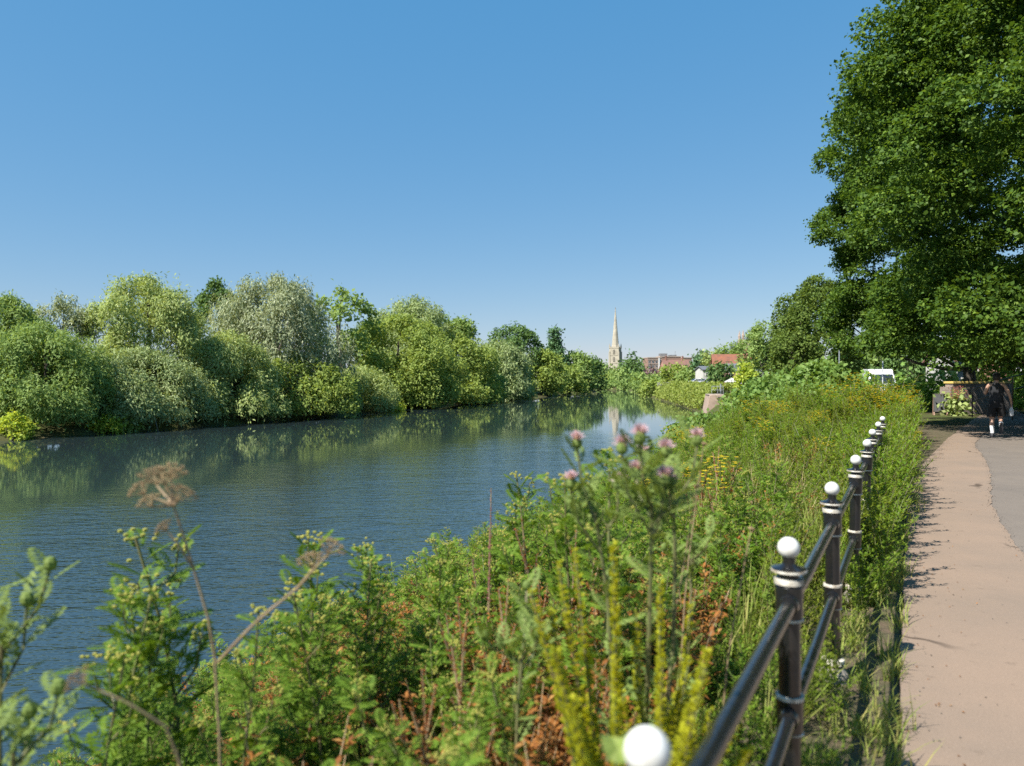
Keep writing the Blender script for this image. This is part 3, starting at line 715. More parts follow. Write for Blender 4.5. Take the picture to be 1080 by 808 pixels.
def spike(p, e, n, L, W, curve=.03, r=.012):
    t = np.linspace(0, 1, 7)[:, None]; ln = p * (1 - t) + e * t + np.array((0, 0, -curve)) * np.sin(np.pi * t)
    k = G.random(n); a = G.random(n) * 6.28; b = on(ln, k)
    d = np.stack([np.cos(a), np.sin(a), .7 + 0 * a], 1)
    return tubeq(ln, np.linspace(.005, .002, 7), 4), kites(b + d * r * .2, d, np.stack([-np.cos(a), -np.sin(a), 1 + 0 * a], 1), L * (1.2 - .7 * k), W * (1.2 - .6 * k), .3)
def herb_spikes(h=1.0, n=8, dens=170, L=.022, W=.014, wide=.22, low=.35, leaves=True):
    st, fl, lv = [], [], []
    s, f = spike(np.zeros(3), np.array((G.normal(0, .03), G.normal(0, .03), h)), dens * 2, L, W); st.append(s); fl.append(f[f[:, 0, 2] > h * low])
    for k in range(n):
        a = k * 2.4 + G.random() * .5; z0 = h * G.uniform(.12, .45)
        e = np.array((math.cos(a) * wide * G.uniform(.6, 1.2), math.sin(a) * wide * G.uniform(.6, 1.2), h * G.uniform(.6, .97)))
        s, f = spike(np.array((0, 0, z0)), e, dens, L, W, .05); st.append(s); fl.append(f)
    m = 30; t = G.random(m) * .5; a = G.random(m) * 6.28
    lv = kites(np.stack([0 * t, 0 * t, t * h], 1), np.stack([np.cos(a), np.sin(a), .5 + 0 * a], 1), np.tile((0., 0, 1), (m, 1)), .09, .018)
    return dict(stem=np.concatenate(st), flower_spike=np.concatenate(fl), foliage=lv)
THL = pinnate(6, .3, .12, .15, True)
def herb_thistle(h=1.3, heads=8, spread=.16, pink=True):
    ln = stemline(h * .8, .06); st = [tubeq(ln, np.linspace(.007, .004, 6), 6)]; n = 24; t = .1 + .88 * np.arange(n) / n
    lv = [put(THL, on(ln, t), rots(np.arange(n) * 2.4, G.uniform(.5, 1.1, n)), .095 * (1.15 - .55 * t) * G.uniform(.8, 1.2, n))]
    hd, bd = [], []
    for k in range(heads):
        a = k * 2.4 + .4; z0 = on(ln, np.array([.9 + .1 * k / heads]))[0]
        e = z0 + np.array((math.cos(a) * spread * G.uniform(.5, 1.1), math.sin(a) * spread * G.uniform(.5, 1.1), h * G.uniform(.05, .15)))
        br = np.stack([z0, z0 * .5 + e * .5 + np.array((math.cos(a), math.sin(a), 0)) * .02, e]); st.append(tubeq(br, np.array((.0035, .003, .0028)), 4))
        m = 7; lv.append(put(THL, on(br, np.linspace(.15, .9, m)), rots(np.arange(m) * 2.4 + a, G.uniform(.5, 1.2, m)), .075 * G.uniform(.7, 1.2, m)))
        bd.append(ballq(e + np.array((0, 0, .008)), .013, 8, 5, 1.15))
        if pink:
            m = 90; aa = G.random(m) * 6.28; el = np.clip(G.normal(.95, .35, m), .1, 1.55)
            d = np.stack([np.cos(aa) * np.cos(el), np.sin(aa) * np.cos(el), np.sin(el)], 1)
            hd.append(kites(np.tile(e + np.array((0, 0, .014)), (m, 1)), d, np.tile((.3, .2, .5), (m, 1)), G.uniform(.019, .029, m), .0045))
    return dict(stem=np.concatenate(st), foliage=np.concatenate(lv), bud=bd, flower_head=hd or None)
def umbel(c, axis, R, n=13, sub=6):
    axis = unit(np.array(axis, float)); x = unit(np.cross(axis, (.3, .9, .1))); y = np.cross(axis, x); q = []
    for k in range(n):
        a = k * 2.4; rr = math.sqrt((k + .5) / n) * .95
        e = c + (x * math.cos(a) * rr + y * math.sin(a) * rr) * R + axis * R * (.85 - .5 * rr * rr)
        q.append(tubeq(np.stack([c, (c + e) / 2 + axis * R * .06, e]), np.array((.0011, .0009, .0007)), 3))
        for j in range(sub):
            b = j * 2.4; r2 = math.sqrt((j + .5) / sub) * .17 * R
            f = e + (x * math.cos(b) + y * math.sin(b)) * r2 + axis * .16 * R
            q.append(tubeq(np.stack([e, f]), np.array((.0007, .0006)), 3)); q.append(ballq(f, .0019, 4, 3, 1.3))
    return np.concatenate(q)
def herb_dock(h=.8):
    st, fl = [], []
    for k in range(4):
        a = k * 1.6; b = np.array((math.cos(a) * .03, math.sin(a) * .03, 0)); e = b + np.array((math.cos(a) * .12, math.sin(a) * .12, h * G.uniform(.75, 1)))
        s, f = spike(b, e, 120, .016, .011, .01); st.append(s); fl.append(f[f[:, 0, 2] > h * .3])
        for m in range(4):
            p = b + (e - b) * (.4 + .12 * m); aa = a + m * 2.4
            s, f = spike(p, p + np.array((math.cos(aa) * .05, math.sin(aa) * .05, .16)), 40, .014, .010, .0); st.append(s); fl.append(f)
    m = 14; a = G.random(m) * 6.28
    lv = kites(np.stack([0 * a, 0 * a, G.random(m) * .25 * h], 1), np.stack([np.cos(a), np.sin(a), .8 + 0 * a], 1), np.tile((0., 0, 1), (m, 1)), .2, .045)
    return dict(stem=np.concatenate(st), flower_spike=np.concatenate(fl), foliage=lv)
def herb_yellow(h=.8):
    p = herb_leafy(h, 26, .085, .026, 3); fl = []
    for k in range(60):
        a = G.random() * 6.28; r = .16 * math.sqrt(G.random()); c = np.array((math.cos(a) * r, math.sin(a) * r, h * G.uniform(.8, 1.04)))
        m = 6; aa = np.arange(m) * 6.28 / m; d = np.stack([np.cos(aa), np.sin(aa), .25 + 0 * aa], 1)
        fl.append(kites(np.tile(c, (m, 1)), d, np.tile((0., 0, 1), (m, 1)), .02, .013))
    p['flower_head'] = np.concatenate(fl); return p

LEAFGAIN = 1.8
HM = {
 'stem': mat('green_stem', (.12, .15, .05), .6, col2=(.14, .11, .05), vscale=5),
 'fern': leafmat('tansy_leaf', [(.05, .10, .011), (.085, .14, .015), (.066, .118, .013), (.125, .18, .025)], trans=.3),
 'leafy': leafmat('weed_leaf', [(.05, .10, .010), (.09, .15, .015), (.07, .12, .012), (.15, .19, .024)], patch=((.17, .185, .02), .8, .48, .68), trans=.32),
 'leafy2': leafmat('nettle_leaf', [(.05, .10, .012), (.085, .15, .018), (.065, .125, .015), (.13, .19, .03)], patch=((.16, .18, .04), .8, .5, .7), trans=.3),
 'greyleaf': leafmat('thistle_leaf', [(.085, .12, .03), (.125, .165, .045), (.10, .14, .036)], trans=.25),
 'grass': leafmat('grass_blade', [(.09, .13, .025), (.15, .19, .04), (.22, .20, .07), (.12, .16, .03)], trans=.3),
 'dry': leafmat('dry_stalk', [(.33, .25, .12), (.42, .34, .18), (.27, .2, .1)], trans=.2),
 'brown': leafmat('brown_dead_leaf', [(.26, .11, .03), (.40, .17, .045), (.2, .08, .03), (.46, .25, .08)], trans=.25),
 'red': leafmat('red_dock_seed', [(.30, .09, .03), (.42, .15, .05), (.22, .06, .03)], trans=.2),
 'weld': leafmat('weld_flower', [(.36, .40, .025), (.48, .48, .035), (.42, .44, .03)], trans=.35),
 'yellow': leafmat('yellow_petal', [(.62, .47, .03), (.7, .56, .05), (.55, .42, .03)], trans=.3),
 'bud': leafmat('tansy_bud', [(.16, .17, .035), (.22, .2, .045), (.13, .15, .035)], trans=.1),
 'pink': leafmat('thistle_pink', [(.58, .40, .47), (.66, .48, .54), (.5, .34, .42)], trans=.3),
 'purple': leafmat('loosestrife_purple', [(.30, .07, .16), (.38, .11, .22)], trans=.3),
 'umb': mat('dry_umbel', (.35, .25, .13), .8, col2=(.25, .165, .085), vscale=20),
 'drystem': mat('dry_stem', (.34, .25, .14), .7, col2=(.2, .13, .07), vscale=9),
}
KM = {  # kind -> material of each part
 'tansy': dict(stem='stem', foliage='fern', flower_buds='bud'), 'leafy': dict(stem='stem', foliage='leafy'), 'nettle': dict(stem='stem', foliage='leafy2'),
 'grass': dict(foliage='grass'), 'drygrass': dict(foliage='dry'), 'weld': dict(stem='stem', flower_spike='weld', foliage='leafy'),
 'thistle': dict(stem='stem', foliage='greyleaf', bud='greyleaf', flower_head='pink'), 'dock': dict(stem='drystem', flower_spike='red', foliage='brown'),
 'yellow': dict(stem='stem', foliage='leafy', flower_head='yellow'), 'loosestrife': dict(stem='drystem', flower_spike='purple', foliage='leafy'),
 'dead': dict(stem='drystem', foliage='brown'),
}
# ---- uncountable undergrowth: prototypes replicated into one mesh per kind
def scatter(n, a0, a1, t0, t1, pw=1.0, seed=0, keep=None):
    g = np.random.default_rng(seed); a = a0 + (a1 - a0) * g.random(n) ** pw; t = t0 + (t1 - t0) * g.random(n)
    P = F0 + U * a[:, None] - NR * t[:, None]
    px = 540 + FPX * P[:, 0] / np.maximum(P[:, 1], .3)
    ok = (P[:, 1] > .55) & (px > -160) & (px < 1180) & ~(inside(P) & (seg_dist(P, RB) > .25))
    if keep is not None: ok &= keep(P, a, t)
    P = P[ok]; return np.concatenate([P, ground(P)[:, None]], 1), a[ok], t[ok]
def stuff(name, kind, protos, groups, label, cat=None, smin=.7, smax=1.2, tilt=.16, hfun=None, seed=0):
    g = np.random.default_rng(seed + 77); mats = []; Qs = []; Ms = []
    for part, mk in KM[kind].items():
        if mk not in mats: mats.append(mk)
    P = np.concatenate([x[0] for x in groups]); tt = np.concatenate([x[2] for x in groups]); aa = np.concatenate([x[1] for x in groups])
    sel = g.integers(0, len(protos), len(P))
    s = g.uniform(smin, smax, len(P)); s = s * (hfun(aa, tt) if hfun else 1)
    for i, pr in enumerate(protos):
        ix = np.nonzero(sel == i)[0]
        if not len(ix): continue
        yaw = g.random(len(ix)) * 6.28; tl = g.normal(0, tilt, (len(ix), 2))
        M = rots(yaw, 0 * yaw); S = np.tile(np.eye(3), (len(ix), 1, 1)); S[:, 0, 2] = tl[:, 0]; S[:, 1, 2] = tl[:, 1]
        for part, Q in pr.items():
            if Q is None: continue
            if isinstance(Q, list): Q = np.concatenate(Q)
            Qs.append(put(Q, P[ix] - np.array((0, 0, .02)), S @ M, s[ix])); Ms.append(np.full(len(Qs[-1]), mats.index(KM[kind][part])))
    o = qobj(name, np.concatenate(Qs), [HM[k] for k in mats], mi=np.concatenate(Ms))
    return tag(o, label, cat, kind='stuff')
pT = [herb_tansy(1.0, 20, .17, True, PIN) for _ in range(4)]
pL = [herb_leafy(.85, 26, .09, .026, 3) for _ in range(4)]
pLs = [herb_leafy(.8, 18, .1, .03, 2, .6) for _ in range(3)]
pN = [herb_leafy(.75, 20, .11, .045, 3, .25) for _ in range(3)]
pG = [herb_grass(.7, 26, .005) for _ in range(3)]
pGs = [herb_grass(.22, 22, .0035, .9) for _ in range(3)]
pD = [herb_dock(.85) for _ in range(2)]
pX = [herb_leafy(.8, 30, .075, .03, 3, -.2) for _ in range(3)]
pW = [herb_spikes(1.0, 6, 110) for _ in range(2)]
pY = [herb_yellow(.8) for _ in range(2)]
pLo = [herb_spikes(1.1, 2, 90, .014, .01, .08, .55)]
pTh = [herb_thistle(1.1, 5) for _ in range(2)]
patchn = lambda a, t: .5 + .25 * np.sin(a * 1.3 + 1.7 * np.sin(t * .9)) + .25 * np.sin(t * 2.1 + a * .6 + 1.1)
edge = lambda a, t: np.where(t > 5, .78, .85) * (.5 + .85 * patchn(a, t)) * (1 + .75 * sstep(a, 11, 25))
nearh = lambda a, t: np.where((t > 2.2) & (a < 6.5 - .0 * t), np.clip(.42 + .1 * a, .42, .95), .85)
stuff('tansy_undergrowth', 'tansy', pT, [scatter(1150, -.5, 7.5, .7, 8.2, 1, 1), scatter(620, 7.5, 26, 1.5, 8.4, 1, 2)], 'ferny green undergrowth on the river bank slope', 'undergrowth', hfun=nearh, seed=1)
stuff('weed_undergrowth', 'leafy', pL, [scatter(420, .3, 7, .3, 3.5, 1, 3), scatter(1500, 6, 24, .15, 8.2, 1, 4), scatter(520, 24, 34, -.2, 9, 1, 5)], 'fine leaved yellow green weeds covering the bank beside the railing', 'undergrowth', hfun=edge, seed=2)
stuff('nettle_undergrowth', 'nettle', pN, [scatter(420, .5, 9, .3, 4, 1, 6), scatter(520, 7, 34, .8, 9, 1, 7, lambda P, a, t: patchn(a * 1.4 + 2, t) > .45)], 'broad leaved green weeds among the ferny undergrowth', 'undergrowth', hfun=edge, seed=3)
stuff('path_edge_weeds', 'leafy', pLs, [scatter(90, 1.2, 6, -.08, .5, 1, 30), scatter(210, 5.8, 12, -.2, .2, 1, 8), scatter(330, 9, 25, -.3, .3, 1, 9)], 'leafy weeds between the railing and the footpath', 'weeds', smin=.6, smax=1.0, hfun=lambda a, t: np.where(a < 6.3, .66, np.clip(1.05 + .045 * (a - 6), 1, 1.7)), seed=4)
stuff('bank_grass', 'grass', pG, [scatter(420, -.3, 8, .1, 3.5, 1, 10), scatter(420, 8, 28, -.2, 7.5, 1, 11)], 'long grass among the weeds of the bank', 'grass', seed=5)
stuff('verge_grass', 'grass', pGs, [scatter(620, -1, 9, -.32, .5, 1, 12), scatter(240, 9, 26, -.5, .2, 1, 13)], 'short grass tufts along the verge under the railing', 'grass', smin=.4, smax=1.3, seed=6)
stuff('dry_grass', 'drygrass', pG, [scatter(150, 0, 12, .2, 7, 1, 14), scatter(60, 8, 30, 0, 7.5, 1, 24)], 'straw coloured dead grass stems on the bank', 'grass', smin=.7, smax=1.3, seed=7)
stuff('dock_undergrowth', 'dock', pD, [scatter(90, .8, 6.5, .8, 6.5, 1, 15, lambda P, a, t: np.sin(P[:, 0] * 2.1) + np.sin(P[:, 1] * 1.7) > -.3), scatter(22, 6, 22, .5, 8, 1, 16)], 'rusty red dock stems scattered through the undergrowth', 'undergrowth', smin=.7, smax=1.0, seed=8)
_pg = np.random.default_rng(41); _pc = np.stack([_pg.uniform(1.2, 5.5, 22), _pg.uniform(.6, 4.2, 22)], 1)
def patches(n):
    c = _pc[_pg.integers(0, len(_pc), n)] + _pg.normal(0, .16, (n, 2)); P = F0 + U * c[:, :1] - NR * c[:, 1:]
    return np.concatenate([P, ground(P)[:, None]], 1), c[:, 0], c[:, 1]
stuff('withered_weeds', 'dead', pX, [patches(470), scatter(330, .6, 6.5, .5, 5.5, 1, 17), scatter(90, 6, 14, .3, 7, 1, 18)], 'brown withered weeds low in the undergrowth', 'undergrowth', smin=.75, smax=1.1, hfun=lambda a, t: np.where(a < 7, nearh(a, t) * 1.15, .9), seed=9)
stuff('yellow_flowered_weeds', 'yellow', pY, [scatter(40, 14, 25, -.4, .8, 1, 19), scatter(46, 9, 26, .5, 7, 1, 20)], 'yellow flowered weeds near the far end of the railing', 'flowers', smin=.85, smax=1.25, hfun=edge, seed=10)
# grass on the rise right of the path
def rise(n, seed):
    g = np.random.default_rng(seed); a = g.uniform(21, 42, n); o = g.uniform(4.6, 9.5, n) + bend(a) ; P = F0 + U * a[:, None] + NR * o[:, None]
    P = P[(P[:, 1] > 12)]; return np.concatenate([P, ground(P)[:, None]], 1), np.zeros(len(P)), np.zeros(len(P))
stuff('rise_grass', 'grass', pG, [rise(900, 3)], 'rough shaded grass on the rise beside the lane', 'grass', smin=.5, smax=1.0, seed=11)
# fallen leaves and grit on the footpath
g = np.random.default_rng(9); n = 330; a = g.uniform(0, 22, n); o = .36 + np.where(g.random(n) < .7, g.exponential(.12, n), g.uniform(0, 3.5, n)) + bend(a)
P = F0 + U * a[:, None] + NR * o[:, None]; al = unit(np.concatenate([g.normal(size=(n, 2)), .1 * g.normal(size=(n, 1))], 1))
tag(qobj('leaf_litter', kites(np.concatenate([P, np.full((n, 1), .022)], 1), al, np.tile((.05, .05, 1.), (n, 1)), g.uniform(.01, .024, n), g.uniform(.006, .012, n), .3), HM['brown']), 'dry leaf scraps strewn along the footpath edge', 'leaf litter', kind='stuff')

n = 2600; a = g.uniform(0, 24, n); k = g.random(n); o = np.where(k < .45, np.array([hi_t(x) for x in a]) + g.normal(0, .03, n), np.where(k < .75, np.array([lo_t(x) for x in a]) + g.exponential(.05, n), g.uniform(.35, 4, n) + bend(a)))
P = F0 + U * a[:, None] + NR * o[:, None]; al = unit(np.concatenate([g.normal(size=(n, 2)), .3 * g.normal(size=(n, 1))], 1))
tag(qobj('path_grit', kites(np.concatenate([P, np.full((n, 1), .0195)], 1), al, unit(np.tile((0, 0, 1.), (n, 1)) + g.normal(0, .3, (n, 3))), g.uniform(.006, .017, n), g.uniform(.005, .012, n), .5), mat('grit', (.09, .075, .06), .9, col2=(.2, .17, .14), vscale=30)), 'loose grit along the crumbling seam of the footpath', 'grit', kind='stuff')

# ---- single plants one can point to
def plant(name, kind, label, cat, parts, pxl=None, pyt=None, d=None, pos=None, h=1.0, group=None, rz=None, s=None):
    """parts were built at height h; placed so the top shows at (pxl,pyt) from depth d, standing on the ground"""
    h = max(float((np.concatenate(Q) if isinstance(Q, list) else Q)[..., 2].max()) for Q in parts.values() if Q is not None)
    if pos is None:
        top = at(pxl, pyt, d); z = gz(top[0], top[1]); s = (top[2] - z) / h; pos = (top[0], top[1], z - .02)
    o = empty(name, pos, rz if rz is not None else random.uniform(0, 6.28)); tag(o, label, cat, group)
    for k, Q in parts.items():
        if Q is not None:
            for q in (Q if isinstance(Q, list) else [Q]): qobj(k, q * (s or 1), HM[KM[kind][k]], o)
    return o
for px_, py_, d_, lab in (
    (205, 548, 2.9, 'tallest tansy with green ferny leaves standing against the water'),
    (103, 612, 2.7, 'bushy tansy with yellowish buds near the left edge'),
    (143, 632, 2.9, 'shorter tansy just right of the bushy tansy with yellowish buds'),
    (178, 600, 3.3, 'slim tansy behind the dry hogweed stalk'),
    (326, 562, 3.2, 'tansy beside the right hand dry hogweed umbel'),
    (405, 568, 3.6, 'pale budded tansy poking above its neighbours at the water edge'),
    (352, 610, 3.0, 'dense green tansy right of the open water'),
    (450, 580, 4.2, 'tansy at the top of the green slope left of the loosestrife'),
    (484, 560, 4.6, 'yellow green tansy directly left of the loosestrife'),
    (556, 496, 4.2, 'tall dense green tansy at the crest of the weeds'),
    (584, 500, 4.6, 'fluffy green tansy right of the tall dense one'),
    (614, 490, 3.4, 'thin dark tansy left of the pink thistle'),
    (300, 622, 3.1, 'tansy in front of the right hand dry hogweed umbel'),
    (228, 640, 2.6, 'tansy crossing the forked dry hogweed stalk'),
    (75, 690, 2.4, 'low tansy at the bottom left against the water'),
    (375, 590, 3.4, 'leafy tansy between the dense tansy and the pale budded one'),
    (528, 520, 4.6, 'tansy just right of the purple loosestrife'),
    (640, 470, 3.1, 'slender tansy under the pink thistle heads')):
    hh = random.uniform(.95, 1.1)
    plant('tansy_plant', 'tansy', lab, 'plant', herb_tansy(hh, 32, .155), px_, py_, d_, h=hh, group='tansy plants of the bank')
for px_, py_, d_, nh, lab in ((678, 434, 2.3, 6, 'pink flowered thistle with the most heads in front of the river'),
                              (647, 446, 2.45, 3, 'thistle with a few pale pink heads left of the main thistle'),
                              (702, 432, 2.6, 3, 'thistle with the highest pink head, right of the main thistle')):
    plant('thistle', 'thistle', lab, 'plant', herb_thistle(1.25, nh, .085), px_, py_, d_, h=1.2, group='pink thistles')
plant('thistle', 'thistle', 'grey leaved thistle with closed buds at the left edge', 'plant', herb_thistle(1.2, 4, .1, False), 8, 585, 2.1, h=1.15)
plant('thistle', 'thistle', 'short grey leaved thistle in the bottom left corner', 'plant', herb_thistle(1.0, 3, .08, False), 34, 700, 1.9, h=1.0)
plant('thistle', 'thistle', 'pale grey thistle stem in the middle of the undergrowth', 'plant', herb_thistle(1.1, 4, .1, False), 548, 610, 2.3, h=1.05)
plant('thistle', 'thistle', 'budding thistle behind the yellow weld spikes', 'plant', herb_thistle(1.2, 5, .1, False), 718, 540, 3.0, h=1.15)
plant('weld_plant', 'weld', 'tall yellow green weld with many upright flower spikes', 'plant', herb_spikes(1.0, 16, 330, .024, .018, wide=.21), 660, 568, 1.9, h=1.0)
plant('weld_plant', 'weld', 'smaller weld with yellow spikes right of the tall weld', 'plant', herb_spikes(.9, 10, 280, .023, .017, wide=.15), 694, 610, 2.1, h=.9)
plant('loosestrife', 'loosestrife', 'thin purple loosestrife spike rising against the water', 'plant', pLo[0], 513, 512, 4.4, h=1.1)
plant('dock_plant', 'dock', 'rusty red dock on the crest left of the pink thistle', 'plant', herb_dock(.85), 588, 545, 3.9, h=.85)
plant('dock_plant', 'dock', 'rusty red dock in the middle of the slope', 'plant', herb_dock(.85), 512, 612, 3.2, h=.85)
plant('dock_plant', 'dock', 'dark red dock low in the foreground undergrowth', 'plant', herb_dock(.85), 470, 680, 2.6, h=.85)
plant('dock_plant', 'dock', 'orange brown dock beside the yellow flowers on the slope', 'plant', herb_dock(.85), 748, 470, 6.5, h=.85)
plant('ragwort', 'yellow', 'orange yellow ragwort on the slope left of the railing', 'flower', herb_yellow(.9), 756, 478, 6.3, h=.93)
plant('ragwort', 'yellow', 'yellow ragwort overhanging the far left edge of the footpath', 'flower', herb_yellow(.9), 958, 420, 17.5, h=.93)
plant('ragwort', 'yellow', 'yellow ragwort clump in front of the grey fence', 'flower', herb_yellow(1.0), 930, 412, 22, h=1.03)

def stalk(name, label, pts, r, umbels, m='drystem', group=None):
    """dry hollow stalk given by world points; umbels: (index of point or point, axis, radius)"""
    b = pts[0][0]; o = empty(name, b, 0); tag(o, label, 'dry plant', group); q = []
    for p in pts:
        p = np.array(p) - b
        if len(p) > 2:
            t = np.linspace(0, len(p) - 1, 3 * len(p)); p = np.stack([np.interp(t, np.arange(len(p)), p[:, i]) for i in range(3)], 1)
            p[1:-1] = (p[:-2] + 2 * p[1:-1] + p[2:]) / 4
        q.append(tubeq(p, np.linspace(r, r * .45, len(p)), 6))
    qobj('stem', np.concatenate(q), HM[m], o, smooth=True)
    for c, ax, R in umbels: qobj('umbel', umbel(np.array(c) - b, ax, R), HM['umb'], o)
def gp(px, d):
    p = at(px, 700, d); return np.array((p[0], p[1], gz(p[0], p[1]) - .03))
h1 = [gp(238, 2.05), at(230, 690, 2.0), at(204, 600, 1.97), at(183, 533, 1.95), at(174, 512, 1.95)]
h2 = [at(228, 700, 2.0), at(270, 655, 1.95), at(312, 622, 1.93), at(330, 600, 1.93)]
h3 = [at(204, 600, 1.97), at(188, 575, 1.94), at(176, 560, 1.93)]
stalk('dry_hogweed', 'tall dead hogweed stalk with brown lacy umbels against the water', [h1, h2, h3, [h1[3], at(160, 535, 1.9)], [h1[3], at(165, 512, 2.0)], [h1[3], at(180, 505, 1.98)], [h1[3], at(152, 522, 1.94)], [h1[3], at(186, 530, 1.93)], [h2[2], at(345, 585, 1.9)]], .0045,
      [(h1[-1], (-.1, 0, 1), .05), (at(160, 535, 1.9), (-.5, 0, .8), .032), (at(186, 530, 1.93), (.3, .2, 1), .045), (at(165, 512, 2.0), (-.2, .3, 1), .05), (at(180, 505, 1.98), (.2, -.4, 1), .04), (at(152, 522, 1.94), (-.5, -.2, .8), .035), (h2[-1], (-.2, 0, 1), .042), (at(345, 585, 1.9), (.5, 0, .9), .04), (h3[-1], (-.7, 0, .6), .025)])
k1 = [gp(200, 1.6), at(196, 782, 1.55), at(135, 742, 1.5), at(88, 722, 1.48)]
stalk('dry_hogweed', 'bent dead hogweed stalk leaning left in the bottom left corner', [k1], .0038, [(k1[-1], (-.8, 0, .5), .03)])
for px_, py_, d_, pb, lab in ((742, 470, 2.9, 712, 'straw coloured dead stem leaning right below the ragwort'), (792, 560, 2.6, 752, 'short straw coloured stem leaning towards the railing'),
                              (735, 515, 2.6, 690, 'pale dead stem among the weeds right of the pink thistle')):
    top = at(px_, py_, d_); base = gp(pb, d_ + .1)
    stalk('dry_stalk', lab, [[base, base * .4 + top * .6 + np.array((-.03, 0, .02)), top]], .004, [(top, (.2, 0, 1), .012)])
# big pale leaf by the nearest finial
b = gp(640, 1.35); o = empty('butterbur', b); tag(o, 'light green round leaf beside the nearest white finial', 'plant')
pts = [np.zeros(3), at(648, 800, 1.3) - b + np.array((0, 0, -.06)), at(652, 790, 1.3) - b]
qobj('stem', tubeq(np.array(pts), .003, 5), HM['stem'], o, smooth=True)
u = np.linspace(0, 6.283, 19); c = pts[-1]; rr = .034 * (1 + .12 * np.cos(u * 3)); ring = c + np.stack([np.cos(u) * rr, np.sin(u) * rr * .8, .012 * np.cos(2 * u) + .01 * np.sin(u) + .008], 1)
qobj('leaf', np.stack([np.tile(c, (18, 1)), ring[:-1], ring[1:], ring[1:]], 1)[:, [0, 1, 2, 3]] + 0, LEAF['bright'], o)

# ------------------------------------------------------------------ buildings in the distance
GLASS = mat('window_glass', (.02, .025, .03), .08, spec=.8)
FRAME = mat('window_frame', (.7, .7, .68), .5)
STONE = mat('sandstone', (.46, .415, .32), .9, col2=(.33, .295, .23), vscale=.25, bump=.5, bscale=3)
STONE2 = mat('red_sandstone', (.40, .31, .24), .9, col2=(.28, .22, .18), vscale=.3, bump=.5, bscale=3)
BRICK_P = brickmat('pink_brick', (.42, .22, .17), (.36, .19, .14), (.4, .34, .28), .9, .3)
BRICK_R = brickmat('red_brick', (.33, .15, .10), (.28, .13, .09), (.32, .26, .22), .9, .3)
BRICK_C = brickmat('brown_brick', (.32, .19, .14), (.27, .16, .12), (.3, .25, .2), .9, .3)
RENDER = mat('white_render', (.55, .53, .49), .8, var=.15, vscale=.6)
CREAM = mat('cream_render', (.62, .56, .46), .85, var=.15, vscale=.6)
TILE_O = mat('orange_roof_tile', (.25, .09, .045), .8, col2=(.16, .07, .045), vscale=1.2, bump=.6, bscale=8)
TILE_B = mat('brown_roof_tile', (.27, .14, .10), .85, col2=(.2, .11, .09), vscale=.8, bump=.6, bscale=8)
SLATE = mat('slate', (.10, .11, .125), .6, col2=(.15, .15, .16), vscale=.8, bump=.5, bscale=8)
LEAD = mat('lead_roof', (.2, .2, .2), .7, var=.3, vscale=.5)
BAND = mat('concrete_band', (.42, .34, .28), .85, var=.2, vscale=.5)
def window(parent, x, y, z, w, h, rz=0, frame=FRAME, dirn=-1):
    """window on a wall facing local -y (dirn -1) with frame proud of the wall and pane inside"""
    f = MB(); t = min(.12 * w, .12)
    for bx, bz, bw, bh in ((0, h / 2 - t / 2, w, t), (0, -h / 2 + t / 2, w, t), (-w / 2 + t / 2, 0, t, h - 2 * t), (w / 2 - t / 2, 0, t, h - 2 * t), (0, 0, t * .7, h - 2 * t)):
        f.box((bx, -.06, bz), (bw, .12, bh))
    o = f.build('window', frame, parent); o.location = (x, y, z); o.rotation_euler = (0, 0, rz)
    MB().box((0, -.02, 0), (w - 2 * t + .02, .03, h - 2 * t + .02)).build('pane', GLASS, o)
    return o
